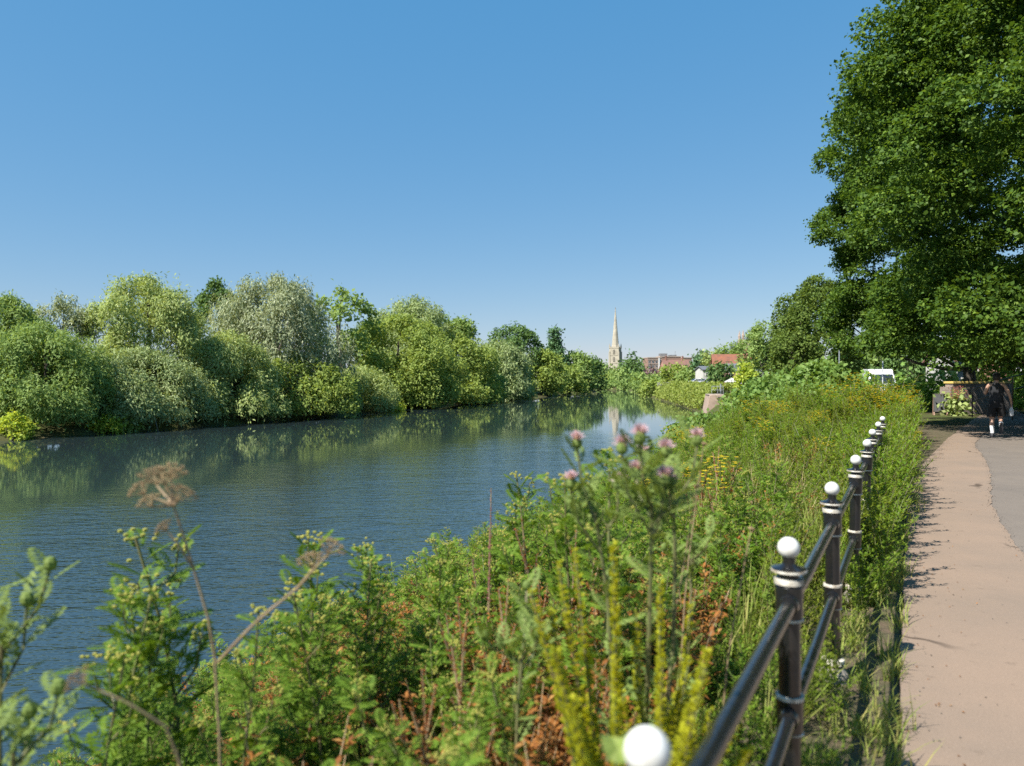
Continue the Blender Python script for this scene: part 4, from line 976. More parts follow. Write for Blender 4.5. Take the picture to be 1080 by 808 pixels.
def house(name, label, cat, loc, rz, w, d, eave, ridge, wall, roof, wins, chim=(), axis='x', over=.35, group=None, dark=FRAME):
    o = empty(name, loc, rz); tag(o, label, cat, group)
    b = MB()
    if axis == 'x':  # ridge along x, gables at the sides
        b.add([(-w/2, -d/2, -1), (w/2, -d/2, -1), (w/2, d/2, -1), (-w/2, d/2, -1), (-w/2, -d/2, eave), (w/2, -d/2, eave), (w/2, d/2, eave), (-w/2, d/2, eave), (-w/2, 0, ridge), (w/2, 0, ridge)],
              [(0, 1, 5, 4), (2, 3, 7, 6), (1, 2, 6, 9, 5), (3, 0, 4, 8, 7), (4, 5, 9, 8), (6, 7, 8, 9)])
        s = (ridge - eave) / (d / 2); r = MB(); t = .22; W = w / 2 + over; D = d / 2 + over
        for sg in (-1, 1):
            V = [(-W, sg * D, eave - s * over + .05), (W, sg * D, eave - s * over + .05), (W, 0, ridge + .05), (-W, 0, ridge + .05)]
            V += [(x, y, z + t) for x, y, z in V]
            r.add(V, [(3, 2, 1, 0), (4, 5, 6, 7), (0, 1, 5, 4), (1, 2, 6, 5), (2, 3, 7, 6), (3, 0, 4, 7)])
    else:
        b.add([(-w/2, -d/2, -1), (w/2, -d/2, -1), (w/2, d/2, -1), (-w/2, d/2, -1), (-w/2, -d/2, eave), (w/2, -d/2, eave), (w/2, d/2, eave), (-w/2, d/2, eave), (0, -d/2, ridge), (0, d/2, ridge)],
              [(0, 1, 5, 8, 4), (2, 3, 7, 9, 6), (1, 2, 6, 5), (3, 0, 4, 7), (5, 6, 9, 8), (7, 4, 8, 9)])
        s = (ridge - eave) / (w / 2); r = MB(); t = .22; W = w / 2 + over; D = d / 2 + over
        for sg in (-1, 1):
            V = [(sg * W, -D, eave - s * over + .05), (sg * W, D, eave - s * over + .05), (0, D, ridge + .05), (0, -D, ridge + .05)]
            V += [(x, y, z + t) for x, y, z in V]
            r.add(V, [(3, 2, 1, 0), (4, 5, 6, 7), (0, 1, 5, 4), (1, 2, 6, 5), (2, 3, 7, 6), (3, 0, 4, 7)])
    b.build('wall', wall, o); rf = r.build('roof', roof, o)
    for cx, cy, ch in chim:
        c = MB(); c.box((cx, cy, ridge - .6 + ch / 2), (.9, .7, ch + 1.2)); c.box((cx, cy, ridge + ch + .06), (1.1, .9, .16))
        for q in (-.22, .22): c.lathe([(.13, 0), (.11, .45)], (cx + q, cy, ridge + ch + .14), 8)
        c.build('chimney', BRICK_R, rf)
    for x, z, ww, hh in wins: window(o, x, -d / 2, z, ww, hh, 0, dark)
    return o
def gpos(px, d, z=None):
    x = (px - 540) / FPX * d; return (x, d, gz(x, d) if z is None else z)

# church with the needle spire
D = 780; s = D / FPX
x0 = (649 - 540) * s
ch = empty('church_tower', (x0, D, 0), R_(-24)); tag(ch, 'slender pale stone church tower with a tall needle spire', 'church')
tw = MB(); ztop = EYE + (HZ - 367.5) * s; hw = 5.1
tw.box((0, 0, ztop / 2 - 1), (2 * hw, 2 * hw, ztop + 2)); tw.build('tower', STONE, ch)
t = MB()
for z in (ztop * .55, ztop * .78): t.box((0, 0, z), (2 * hw + .5, 2 * hw + .5, .5))
for sx in (-1, 1):
    for sy in (-1, 1): t.box((sx * (hw - .1), sy * (hw - .1), ztop * .45), (1.7, 1.7, ztop * .9), taper=.8)
t.build('buttress', STONE, ch)
p = MB()
for k in range(4):
    M = Matrix.Rotation(k * math.pi / 2, 3, 'Z'); q = MB(); q.box((0, -hw, ztop + .5), (2 * hw + .4, .5, 1.1))
    for j in range(5): q.box((-hw + 1 + j * 2 * (hw - 1) / 4, -hw, ztop + 1.35), (1.1, .45, .7))
    p.add(q.v, q.f, M)
p.build('parapet', STONE, ch)
sp = MB(); tip = EYE + (HZ - 325) * s
sp.lathe([(4.3, ztop), (3.6, ztop + 3.5), (2.45, ztop + (tip - ztop) * .4), (.28, tip - 1.2), (.25, tip)], n=8, a0=math.pi / 8); sp.build('spire', STONE, ch)
for k in range(2): 
    M = MB(); M.lathe([(.5, 0), (.02, 1.6)], (0, 0, tip - .2), 6)
M.build('weathervane', LEAD, ch)
for sx in (-1, 1):
    for sy in (-1, 1):
        MB().lathe([(.75, 0), (.7, 2.2), (.05, 5.2)], (sx * (hw - .3), sy * (hw - .3), ztop + .2), 6).build('pinnacle', STONE, ch)
DARKST = mat('opening_shadow_fill', (.06, .055, .05), .9)  # near-black fill: shadow of the openings painted on solid panels
for k in range(4):
    for z, hh in ((ztop * .885, ztop * .15), (ztop * .66, ztop * .15)):
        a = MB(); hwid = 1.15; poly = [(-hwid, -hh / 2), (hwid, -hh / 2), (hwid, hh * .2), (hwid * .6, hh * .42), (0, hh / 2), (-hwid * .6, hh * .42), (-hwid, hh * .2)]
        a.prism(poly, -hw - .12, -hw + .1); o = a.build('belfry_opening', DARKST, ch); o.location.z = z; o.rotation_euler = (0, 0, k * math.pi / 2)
        l = MB()
        for j in range(4): l.box((0, -hw - .2, -hh * .38 + j * hh * .19), (2 * hwid * .92, .2, hh * .05))
        l.box((0, -hw - .22, 0), (.22, .24, hh * .9)); l.build('louvre', STONE, o)

# modern brick block
D = 700; s = D / FPX
blk = empty('brick_block', gpos(703.5, D, 0), R_(6)); tag(blk, 'flat roofed modern brown brick block of several storeys beyond the trees', 'building')
W = 47 * s; ht = EYE + (HZ - 378) * s
MB().box((-W * .34, 0, ht / 2 - 2), (W * .32, 16, ht + 4)).build('wall', BRICK_C, blk)
MB().box((W * .06, 4, ht / 2 + .6 - 2), (W * .48, 14, ht + 1.2 + 4)).build('wall', BRICK_C, blk)
MB().box((W * .4, -1, ht / 2 - 2), (W * .2, 15, ht + 4)).build('wall', BRICK_C, blk)
r = MB(); r.box((-W * .34, 0, ht + .4), (W * .33, 16.6, .8)); r.box((W * .06, 4, ht + 1.6), (W * .49, 14.6, .8)); r.box((W * .4, -1, ht + .4), (W * .21, 15.6, .8)); r.build('roof', BAND, blk)
r = MB(); r.box((-W * .05, 6, ht + 3.2), (W * .16, 6, 3)); r.box((W * .16, 5, ht + 2.6), (W * .16, 5, 1.6)); r.build('plant_room', LEAD, blk)
MB().tube([(W * .22, 4, ht), (W * .22, 4, ht + 7)], .16, 6).build('mast', LEAD, blk)
for i in range(5): MB().box((-W * .34, -8.15, 3.4 + i * (ht - 3) / 4.4), (W * .322, .3, .7)).build('concrete_band', BAND, blk)
for fl in range(4):
    z = 5.3 + fl * (ht - 3) / 4.4
    for i in range(4): window(blk, -W * .46 + i * W * .08, -8.0, z, 2.3, 2.2)
    for i in range(6): window(blk, -W * .14 + i * W * .08, -3.0, z, 2.2, 2.1)
    for i in range(2): window(blk, W * .355 + i * W * .09, -8.5, z, 2.2, 2.1)
MB().box((-W * .245, -8.3, ht / 2), (1.2, .6, ht)).build('stair_panel', FRAME, blk)

house('gabled_house', 'large gabled brick house with a brown tiled roof in front of the modern block', 'house', gpos(712, 450, 0), R_(14), 17, 13, EYE + 5 * .577, EYE + 20 * .577, BRICK_P, TILE_B,
      [(-5.5, 2.2, 1.6, 2), (-1.5, 2.2, 1.6, 2), (2.5, 2.2, 1.6, 2), (6, 2.2, 1.6, 2)], [(-6, 0, 2.2), (5, 0, 2.2)])
house('gable_wing', 'pale fronted gable house at the left of the large gabled brick house', 'house', gpos(697, 430, 0), R_(-8), 8.5, 10, EYE + 2.6 * .55, EYE + 11 * .55, CREAM, TILE_B, [(-2, 1.6, 1.3, 1.7), (2, 1.6, 1.3, 1.7), (0, 4.4, 1.2, 1.5)], [(0, 3, 1.5)], axis='y')
house('red_roof_house', 'long house under a bright orange tiled roof', 'house', gpos(771, 218, 0), R_(-10), 10.6, 9, EYE + 10 * .28, EYE + 25.5 * .28, BRICK_P, TILE_O, [(-3.5, 2.6, 1.2, 1.5), (0, 2.6, 1.2, 1.5)], [(4.2, 0, 1.2)])
house('brick_house', 'pink brick house with a grey slate roof below the orange roof', 'house', gpos(776, 190, 0), R_(-14), 5.2, 7, EYE + 9 * .2436, EYE + 15.5 * .2436, BRICK_P, SLATE, [(-1.4, 2.7, .8, 1.4), (1.2, 2.7, .8, 1.4), (-1.4, .2 + .9, .8, 1.3), (1.2, 1.1, .8, 1.3)], [(-2, .5, .8)])
house('white_house', 'white rendered house between the yew and the round dark tree', 'house', gpos(745, 232, 0), R_(6), 4.6, 7, EYE + 9.5 * .297, EYE + 13 * .297, RENDER, SLATE, [(-1.2, 3.1, .8, 1.2), (1.2, 3.1, .8, 1.2), (-1.2, .9, .8, 1.2), (1.2, .9, .8, 1.2)], [(1.5, 0, .8)])
house('white_cottage', 'small white gable just left of the dark yew', 'house', gpos(729, 262, 0), 0, 4., 6, 2.6, 4.6, RENDER, TILE_B, [(0, 1.6, .9, 1.1)], axis='y')
house('terrace_house', 'white and red fronted house seen under the lime crown on the right', 'house', gpos(1032, 74, 0), R_(-6), 7, 7, 3.2, 5.4, RENDER, TILE_B, [(-1.8, 2.2, 1, 1.3), (.6, 2.2, 1, 1.3)], [(2.4, 0, 1)])
house('terrace_house', 'red brick house half hidden by bushes at the right edge', 'house', gpos(1075, 70, 0), R_(-6), 7, 7, 3.4, 5.6, BRICK_R, SLATE, [(-1.8, 2.2, 1, 1.3), (1.0, 2.2, 1, 1.3)], [(-2.4, 0, 1)])
house('grey_shed', 'pale grey wooden shed under the ash and limes', 'shed', gpos(813, 112, 0), R_(-10), 4.8, 4, 2.1, 2.9, mat('weathered_boards', (.33, .33, .33), .85, var=.3, vscale=3), LEAD, [], axis='x')

# cathedral on its hill
D = 520; s = D / FPX
zc = gz((785 - 540) * s, D)
ca = empty('cathedral', ((786 - 540) * s, D, zc), R_(0)); tag(ca, 'sandstone cathedral gable with two pinnacles showing over the wooded ridge', 'cathedral')
ridge = EYE + (HZ - 357) * s - zc; ev = ridge - 6
nv = MB(); nv.add([(-6, -14, -2), (8, -14, -2), (8, 14, -2), (-6, 14, -2), (-6, -14, ev), (8, -14, ev), (8, 14, ev), (-6, 14, ev), (1, -14, ridge), (1, 14, ridge)],
               [(0, 1, 5, 8, 4), (2, 3, 7, 9, 6), (1, 2, 6, 5), (3, 0, 4, 7), (5, 6, 9, 8), (7, 4, 8, 9)]); nv.build('nave', STONE2, ca)
tr = MB(); tr.box((14, 4, ev / 2), (12, 14, ev + 3)); tr.build('transept', STONE2, ca)
for px_, top in ((773.8, 350), (777.6, 349)):
    xx = (px_ - 786) * s; z0 = ev - 2; z1 = EYE + (HZ - top) * s - zc
    MB().lathe([(1.15, -2), (1.15, z0 + 1), (.95, z0 + 3), (.85, z1 - 4.5), (1.0, z1 - 4.2), (.05, z1)], (xx, -13, 0), 8).build('pinnacle', STONE2, ca)
rr = MB(); rr.add([(-6.4, -14.3, ev), (1, -14.3, ridge + .3), (1, 14, ridge + .3), (-6.4, 14, ev), (8.4, -14.3, ev), (8.4, 14, ev)], [(0, 1, 2, 3), (1, 4, 5, 2)]); o = rr.build('roof', SLATE, ca)
so = o.modifiers.new('solid', 'SOLIDIFY'); so.thickness = .4; so.offset = 1
a = MB(); a.prism([(-1.8, -4), (1.8, -4), (1.8, 1.5), (1, 3.2), (0, 4), (-1, 3.2), (-1.8, 1.5)], -14.2, -13.9); o = a.build('window', DARKST, ca); o.location = (1, 0, ev - 3)

# low pink wall closing the river
wl = MB(); p0, p1 = np.array(gpos(630, 334)), np.array(gpos(663, 319)); 
L = np.linalg.norm((p1 - p0)[:2]); wl.box((0, 0, 1.2), (L, .5, 2.8)); wl.box((0, 0, 2.68), (L + .2, .7, .16))
o = wl.build('brick_wall', BRICK_P); m_ = (p0 + p1) / 2; o.location = (float(m_[0]), float(m_[1]), -3.2); o.rotation_euler = (0, 0, math.atan2(p1[1] - p0[1], p1[0] - p0[0])); tag(o, 'low pinkish brick wall across the far end of the river', 'wall')

# quay of the right bank: concrete outfall block, grey rail, promenade wall
b0 = at(753.5, 437, 97); ob = empty('concrete_block', (b0[0], b0[1], WATER - .2), R_(-8)); tag(ob, 'pinkish concrete outfall block at the water edge with grey railings', 'concrete block')
CB = mat('stained_concrete', (.42, .31, .24), .9, col2=(.30, .22, .17), vscale=1.2, bump=.5, bscale=8)
b = MB(); b.prism([(-1.25, 0), (1.15, 0), (1.1, 2.75), (-.75, 2.75)], -1.2, 3.5); b.build('block', CB, ob, bevel=.05)
MB().box((.55, -1.23, 2.25), (.5, .06, .5)).build('outlet', DARKST, ob)
MB().box((.1, 1.0, 2.79), (1.9, 4.0, .08)).build('coping', BAND, ob)
GALV = mat('galvanised_steel', (.42, .44, .45), .45, metal=.6, var=.2, vscale=4)
g_ = MB()
for xx in (-.45, .3, 1.0): g_.tube([(xx, -.9, 2.8), (xx, -.9, 3.9)], .035, 8)
g_.tube([(-.45, -.9, 3.88), (1.0, -.9, 3.88)], .035, 8); g_.tube([(-.45, -.9, 3.4), (1.0, -.9, 3.4)], .03, 8); g_.build('guard_rail', GALV, ob)
MB().tube([(.75, -.4, 2.8), (.75, -.4, 4.2)], .1, 10).build('vent_pipe', GALV, ob)
q0, q1 = np.array(gpos(694, 186)), np.array(gpos(780, 128)); L = np.linalg.norm((q1 - q0)[:2])
o = MB().box((0, 0, .3), (L, .35, 1.1)).box((0, 0, .89), (L + .1, .5, .1)).build('promenade_wall', mat('grey_wall', (.27, .26, .25), .9, var=.3, vscale=.6)); m_ = (q0 + q1) / 2
o.location = (float(m_[0]), float(m_[1]), float(max(gz(m_[0], m_[1]), -.1))); o.rotation_euler = (0, 0, math.atan2(q1[1] - q0[1], q1[0] - q0[0])); tag(o, 'low grey promenade wall behind the level bank hedge', 'wall')
# red marker on a post
rp = at(764.5, 407, 124); o = empty('marker_post', (rp[0], rp[1], gz(rp[0], rp[1]))); tag(o, 'small red box on a post above the concrete block', 'post')
zz = rp[2] - gz(rp[0], rp[1])
MB().tube([(0, 0, -.1), (0, 0, zz - .2)], .05, 8).build('post', GALV, o)
rb = MB(); rb.box((0, 0, zz), (.55, .3, .7)); rb.prism([(-.33, .35), (.33, .35), (0, .55)], -.2, .2); rb2 = rb.build('housing', mat('red_paint', (.5, .03, .025), .4), o)
rb2.data.vertices.foreach_set  # noqa
for v in list(rb2.data.vertices)[8:]: v.co.z += zz
# white canopy
cp = at(772, 402.5, 150); o = empty('canopy', (cp[0], cp[1], gz(cp[0], cp[1]))); tag(o, 'white pitched canopy on posts in front of the pink brick house', 'canopy')
hz = cp[2] - gz(cp[0], cp[1]) + .5
MB().add([(-1.2, -1.2, hz - .5), (1.2, -1.2, hz - .5), (1.2, 1.2, hz - .5), (-1.2, 1.2, hz - .5), (0, 0, hz + .25), (-1.2, -1.2, hz - .75), (1.2, -1.2, hz - .75), (1.2, 1.2, hz - .75), (-1.2, 1.2, hz - .75)],
         [(0, 1, 4), (1, 2, 4), (2, 3, 4), (3, 0, 4), (0, 5, 6, 1), (1, 6, 7, 2), (2, 7, 8, 3), (3, 8, 5, 0)]).build('roof', RENDER, o)
for sx in (-1, 1):
    for sy in (-1, 1): MB().tube([(sx * 1.1, sy * 1.1, 0), (sx * 1.1, sy * 1.1, hz - .5)], .04, 6).build('post', GALV, o)

# ------------------------------------------------------------------ vehicles
TYRE = mat('tyre', (.02, .02, .02), .85); RIM = mat('wheel_rim', (.4, .4, .42), .35, metal=.8); LAMP = mat('headlamp', (.75, .77, .8), .1, spec=.9)
BLACKP = mat('black_plastic', (.02, .02, .022), .5)
def vehicle(name, label, cat, loc, rz, L, Wd, prof, glass, paint, wheels, wr=.33, lampz=.75, group=None):
    """side profile prof in xz (front at +x) and glass outlines on the side; windscreen from the profile edge ws"""
    o = empty(name, loc, rz); tag(o, label, cat, group)
    body = MB(); n = len(prof); ins = lambda z: Wd / 2 - max(z - 1.0, 0) * .11
    V = [(x, -ins(z), z) for x, z in prof] + [(x, ins(z), z) for x, z in prof]
    body.add(V, [tuple(range(n)), tuple(range(2 * n - 1, n - 1, -1))] + [(i, i + n, (i + 1) % n + n, (i + 1) % n) for i in range(n)])
    body.build('body', paint, o, bevel=.05)
    for poly in glass['side']:
        for sg in (-1, 1):
            g1 = MB(); V = [(x, sg * (ins(z) + .008), z) for x, z in poly] + [(x, sg * (ins(z) - .03), z) for x, z in poly]; k = len(poly)
            g1.add(V, [tuple(range(k)), tuple(range(2 * k - 1, k - 1, -1))] + [(i, i + k, (i + 1) % k + k, (i + 1) % k) for i in range(k)]); g1.build('side_window', GLASS, o)
    for nm, ((xa, za), (xb, zb)) in glass['ends'].items():
        nx, nz = (zb - za), -(xb - xa); l = math.hypot(nx, nz); nx, nz = nx / l * .01, nz / l * .01
        if nm == 'windscreen' and nx < 0 or nm == 'rear_window' and nx > 0: nx, nz = -nx, -nz
        V = [(xa + nx, -ins(za) + .12, za + nz), (xa + nx, ins(za) - .12, za + nz), (xb + nx, ins(zb) - .12, zb + nz), (xb + nx, -ins(zb) + .12, zb + nz)]
        V += [(x - 3 * nx, y, z - 3 * nz) for x, y, z in V]
        MB().add(V, [(0, 1, 2, 3), (7, 6, 5, 4), (0, 4, 5, 1), (1, 5, 6, 2), (2, 6, 7, 3), (3, 7, 4, 0)]).build(nm, GLASS, o)
    for wx in wheels:
        for sg in (-1, 1):
            t = MB(); t.tube([(wx, sg * (Wd / 2 - .2), wr), (wx, sg * (Wd / 2 + .02), wr)], wr, 20); w = t.build('wheel', TYRE, o, smooth=True)
            MB().tube([(wx, sg * (Wd / 2 - .1), wr), (wx, sg * (Wd / 2 + .035), wr)], wr * .62, 16).build('rim', RIM, w, smooth=True)
    xf = max(x for x, z in prof)
    for sg in (-1, 1):
        MB().box((xf - .06, sg * (Wd / 2 - .3), lampz), (.2, .4, .22)).build('headlight', LAMP, o, bevel=.03)
        MB().box((glass['mirror'][0], sg * (Wd / 2 + .1), glass['mirror'][1]), (.12, .2, .24)).build('wing_mirror', BLACKP, o, bevel=.02)
    MB().box((xf - .02, 0, .38), (.16, Wd * .94, .22)).build('bumper', BLACKP, o, bevel=.03)
    MB().box((xf - .02, 0, .66), (.1, Wd * .45, .2)).build('grille', BLACKP, o)
    return o
WP = mat('white_car_paint', (.8, .8, .8), .25, coat=.6); SP_ = mat('silver_car_paint', (.55, .5, .5), .3, metal=.3, coat=.5)
van_prof = [(-2.5, .35), (2.45, .35), (2.5, .8), (2.35, 1.08), (1.65, 1.22), (.95, 2.0), (.6, 2.36), (-2.3, 2.4), (-2.5, 2.2)]
van_glass = dict(side=[[(1.5, 1.24), (.92, 1.9), (.35, 1.9), (.35, 1.24)]], ends=dict(windscreen=((1.6, 1.28), (.98, 1.97))), mirror=(1.45, 1.3))
car_prof = [(-2.0, .3), (2.05, .3), (2.1, .6), (1.95, .82), (1.05, .95), (.4, 1.42), (-.9, 1.47), (-1.75, 1.05), (-2.05, .95)]
car_glass = dict(side=[[(.95, .97), (.38, 1.36), (-.2, 1.4), (-.2, .97)], [(-.27, .97), (-.27, 1.4), (-.9, 1.4), (-1.5, 1.02)]], ends=dict(windscreen=((1.0, .98), (.43, 1.4)), rear_window=((-1.7, 1.08), (-.95, 1.45))), mirror=(.85, 1.0))
vp = at(927, 400, 57)
vehicle('parked_van', 'white parked van half hidden by the weeds and a grey pole', 'van', (vp[0], vp[1], gz(vp[0], vp[1])), R_(-107), 5, 1.95, van_prof, van_glass, WP, (1.6, -1.6))
vp = at(912, 400, 60); vehicle('parked_car', 'white car parked behind the white van', 'car', (vp[0], vp[1], gz(vp[0], vp[1])), R_(-110), 4.1, 1.75, car_prof, car_glass, WP, (1.3, -1.3), .31, .7)
vp = at(744, 400, 178); vehicle('parked_car', 'pale silver car parked behind the promenade wall near the white house', 'car', (vp[0], vp[1], .25), R_(200), 4.1, 1.75, car_prof, car_glass, SP_, (1.3, -1.3), .31, .7)
vp = at(734, 400, 184); vehicle('parked_car', 'white car parked leftmost behind the promenade wall', 'car', (vp[0], vp[1], .25), R_(190), 4.1, 1.75, car_prof, car_glass, WP, (1.3, -1.3), .31, .7)

# grey palisade fence in front of the van
pf = at(928, 404, 47); o = empty('palisade_fence', (pf[0], pf[1], gz(pf[0], pf[1])), R_(-8)); tag(o, 'short grey metal paling fence below the white van', 'fence')
q = MB()
for i in range(19): q.box((-1.1 + i * .122, 0, .72), (.07, .03, 1.3))
q.build('paling', GALV, o); q = MB()
for z in (.35, 1.15): q.box((0, .035, z), (2.35, .04, .06))
q.build('cross_rail', GALV, o)
for xx in (-1.2, 1.2): MB().box((xx, .02, .7), (.08, .08, 1.5)).build('post', GALV, o)
# poles
def pole(name, label, px, ytop, d, r, extra=None, m=GALV):
    p = at(px, ytop, d); z = gz(p[0], p[1]); h = p[2] - z
    o = empty(name, (p[0], p[1], z)); tag(o, label, 'pole')
    MB().lathe([(r * 1.7, 0), (r * 1.6, .25), (r, .3), (r * .85, h - .02), (r * .5, h)], n=12).build('pole', m, o, smooth=True)
    if extra: extra(o, h)
    return o
pole('signpost', 'plain grey pole standing before the white van', 931, 381, 45, .045)
def lamp(o, h):
    MB().tube([(0, 0, h - .1), (-.1, 0, h + .05), (-.45, 0, h + .1)], .035, 8).build('arm', GALV, o)
    MB().box((-.6, 0, h + .08), (.5, .2, .1)).build('lamp_head', GALV, o, bevel=.03)
pole('street_lamp', 'thin grey lamp column rising behind the tallest bush', 885, 366, 62, .055, lamp)
def sgn(o, h):
    MB().box((0, -.06, h - .55), (.34, .02, 1.0)).build('sign_plate', mat('blue_grey_sign', (.32, .42, .48), .5), o)
pole('signpost', 'pale blue grey narrow sign on a post beside the lime trunk', 1012.5, 377, 39, .04, sgn)

# brick wall with coping tinted as sunlit, A-board, handrail
BW = brickmat('grey_brown_brick', (.20, .155, .125), (.27, .205, .165), (.3, .27, .23))
p0, p1 = at(1001, 402.5, 33.5), at(1064, 404.5, 34.5); v = (p1 - p0)[:2]; L = float(np.linalg.norm(v)); zg = gz(p0[0], p0[1]); m_ = (p0 + p1) / 2
wl = empty('brick_wall', (m_[0], m_[1], 0), math.atan2(v[1], v[0])); tag(wl, 'short grey brown brick wall with a stone top tinted sunlit yellow beside the lane', 'wall')
hw = float(p0[2]) - .09
MB().box((0, 0, hw / 2 - .15), (L, .42, hw + .3)).build('wall', BW, wl)
MB().box((0, 0, hw + .05), (L + .1, .52, .1)).build('coping', mat('sunlit_tint_stone', (.62, .44, .1), .7, col2=(.5, .38, .14), vscale=4), wl, bevel=.015)  # stone coping; the sunlight on it is put into its yellow colour
MB().box((-L / 2 - .02, -.06, hw / 2 - .1), (.5, .6, hw - .1)).build('pier', BW, wl)
# A-board
p = at(991.5, 437.5, 33); ab = empty('a_board', (p[0], p[1], gz(p[0], p[1])), R_(-24)); tag(ab, 'dark blank A-board with wooden legs standing by the lane', 'board')
SLATEB = mat('chalkboard', (.035, .037, .04), .6, col2=(.06, .06, .065), vscale=8); WOOD = mat('pinkish_wood', (.4, .25, .18), .7, var=.3, vscale=9)
for sg in (-1, 1):
    th = sg * R_(13)
    q = MB(); q.box((0, 0, .56), (.46, .025, .72)); o = q.build('board_panel', SLATEB, ab); o.location = (0, sg * .23, 0); o.rotation_euler = (th, 0, 0)
    q = MB(); q.box((0, 0, .945), (.54, .04, .05)); q.box((0, 0, .175), (.54, .04, .05))
    for xx in (-.25, .25): q.box((xx, 0, .48), (.045, .04, .98))
    o = q.build('board_frame', mat('dark_frame', (.05, .045, .04), .6) if sg < 0 else WOOD, ab); o.location = (0, sg * .23, 0); o.rotation_euler = (th, 0, 0)
    for xx in (-.25, .25):
        o = MB().box((xx, 0, .07), (.05, .045, .14)).build('leg', WOOD, ab); o.location = (0, sg * .23 * 1.0, 0); o.rotation_euler = (th, 0, 0)
# flowering shrub by the wall
sh = tree_px('flowering_shrub', 'straggly shrub with reddish flowers against the brick wall', 'shrub', 1009, 414, 9, 32.5, 'olive', 'mound', h0=.05, lobes=22, ratio=1.5, px=3.5, clump=.36, r0=.03, zb=0, parts=('foliage', 'stem'))
g = np.random.default_rng(3); n = 260; P = np.stack([g.normal(0, .2, n), g.normal(-.1, .15, n), g.uniform(.75, 1.3, n)], 1)
qobj('flower_head', kites(P, unit(g.normal(size=(n, 3))), unit(g.normal(size=(n, 3))), .05, .045), leafmat('red_flower', [(.4, .12, .1), (.5, .2, .16), (.35, .1, .07)]), sh)['kind'] = 'stuff'
# handrail
hr = empty('handrail', (0, 0, 0)); A = at(1025.5, 437, 31); A[2] = gz(A[0], A[1]); hr.location = [float(x) for x in A]; tag(hr, 'black two rail handrail climbing right from the brick wall', 'handrail')
stations = [(1025.5, 411, 31), (1046, 403.5, 30), (1068, 397.5, 29), (1100, 389, 28)]
tops = [at(*q) - A for q in stations]
for h in (0, .5): MB().tube([tuple(t - np.array((0, 0, h))) for t in tops], .025, 10).build('rail', IRON, hr, smooth=True)
for t in tops:
    zg = gz(A[0] + t[0], A[1] + t[1]) - A[2]
    MB().tube([(t[0], t[1], min(zg, t[2] - 1.0) - .1), tuple(t)], .028, 10).build('post', IRON, hr, smooth=True)

# ------------------------------------------------------------------ the walker
SKIN = mat('skin', (.45, .27, .19), .55); SHIRT = mat('black_tank_top', (.018, .019, .022), .85, bump=.4, bscale=20); SHORT = mat('black_shorts', (.012, .012, .013), .9, bump=.4, bscale=18)
SOCK = mat('white_sock', (.72, .72, .72), .9, bump=.4, bscale=60); SHOE = mat('dark_shoe', (.035, .035, .04), .6); HAIR = mat('dark_hair', (.025, .018, .013), .6, bump=.6, bscale=60)
BAG = mat('white_bag', (.72, .73, .75), .5, bump=.5, bscale=12); EYEM = mat('eye_white', (.75, .73, .7), .2); PHONE = mat('phone_black', (.015, .015, .017), .2)
def skin_body(name, joints, edges, root, m, parent, sub=2):
    me = bpy.data.meshes.new(name); ks = list(joints); me.from_pydata([joints[k][0] for k in ks], [(ks.index(a), ks.index(b)) for a, b in edges], [])
    o = link(bpy.data.objects.new(name, me), parent)
    sk = o.modifiers.new('skin', 'SKIN'); sk.use_smooth_shade = True; ss = o.modifiers.new('sub', 'SUBSURF'); ss.levels = sub; ss.render_levels = sub
    if not me.skin_vertices: me.attributes.new
    for i, k in enumerate(ks):
        r = joints[k][1]; d = me.skin_vertices[0].data[i]; d.radius = r if isinstance(r, tuple) else (r, r); d.use_root = (k == root)
    dg = bpy.context.evaluated_depsgraph_get(); ev = o.evaluated_get(dg); nm = bpy.data.meshes.new_from_object(ev)
    o.modifiers.clear(); o.data = nm; nm.materials.clear(); nm.materials.append(m)
    nm.polygons.foreach_set('use_smooth', np.ones(len(nm.polygons), dtype=bool))
    return o
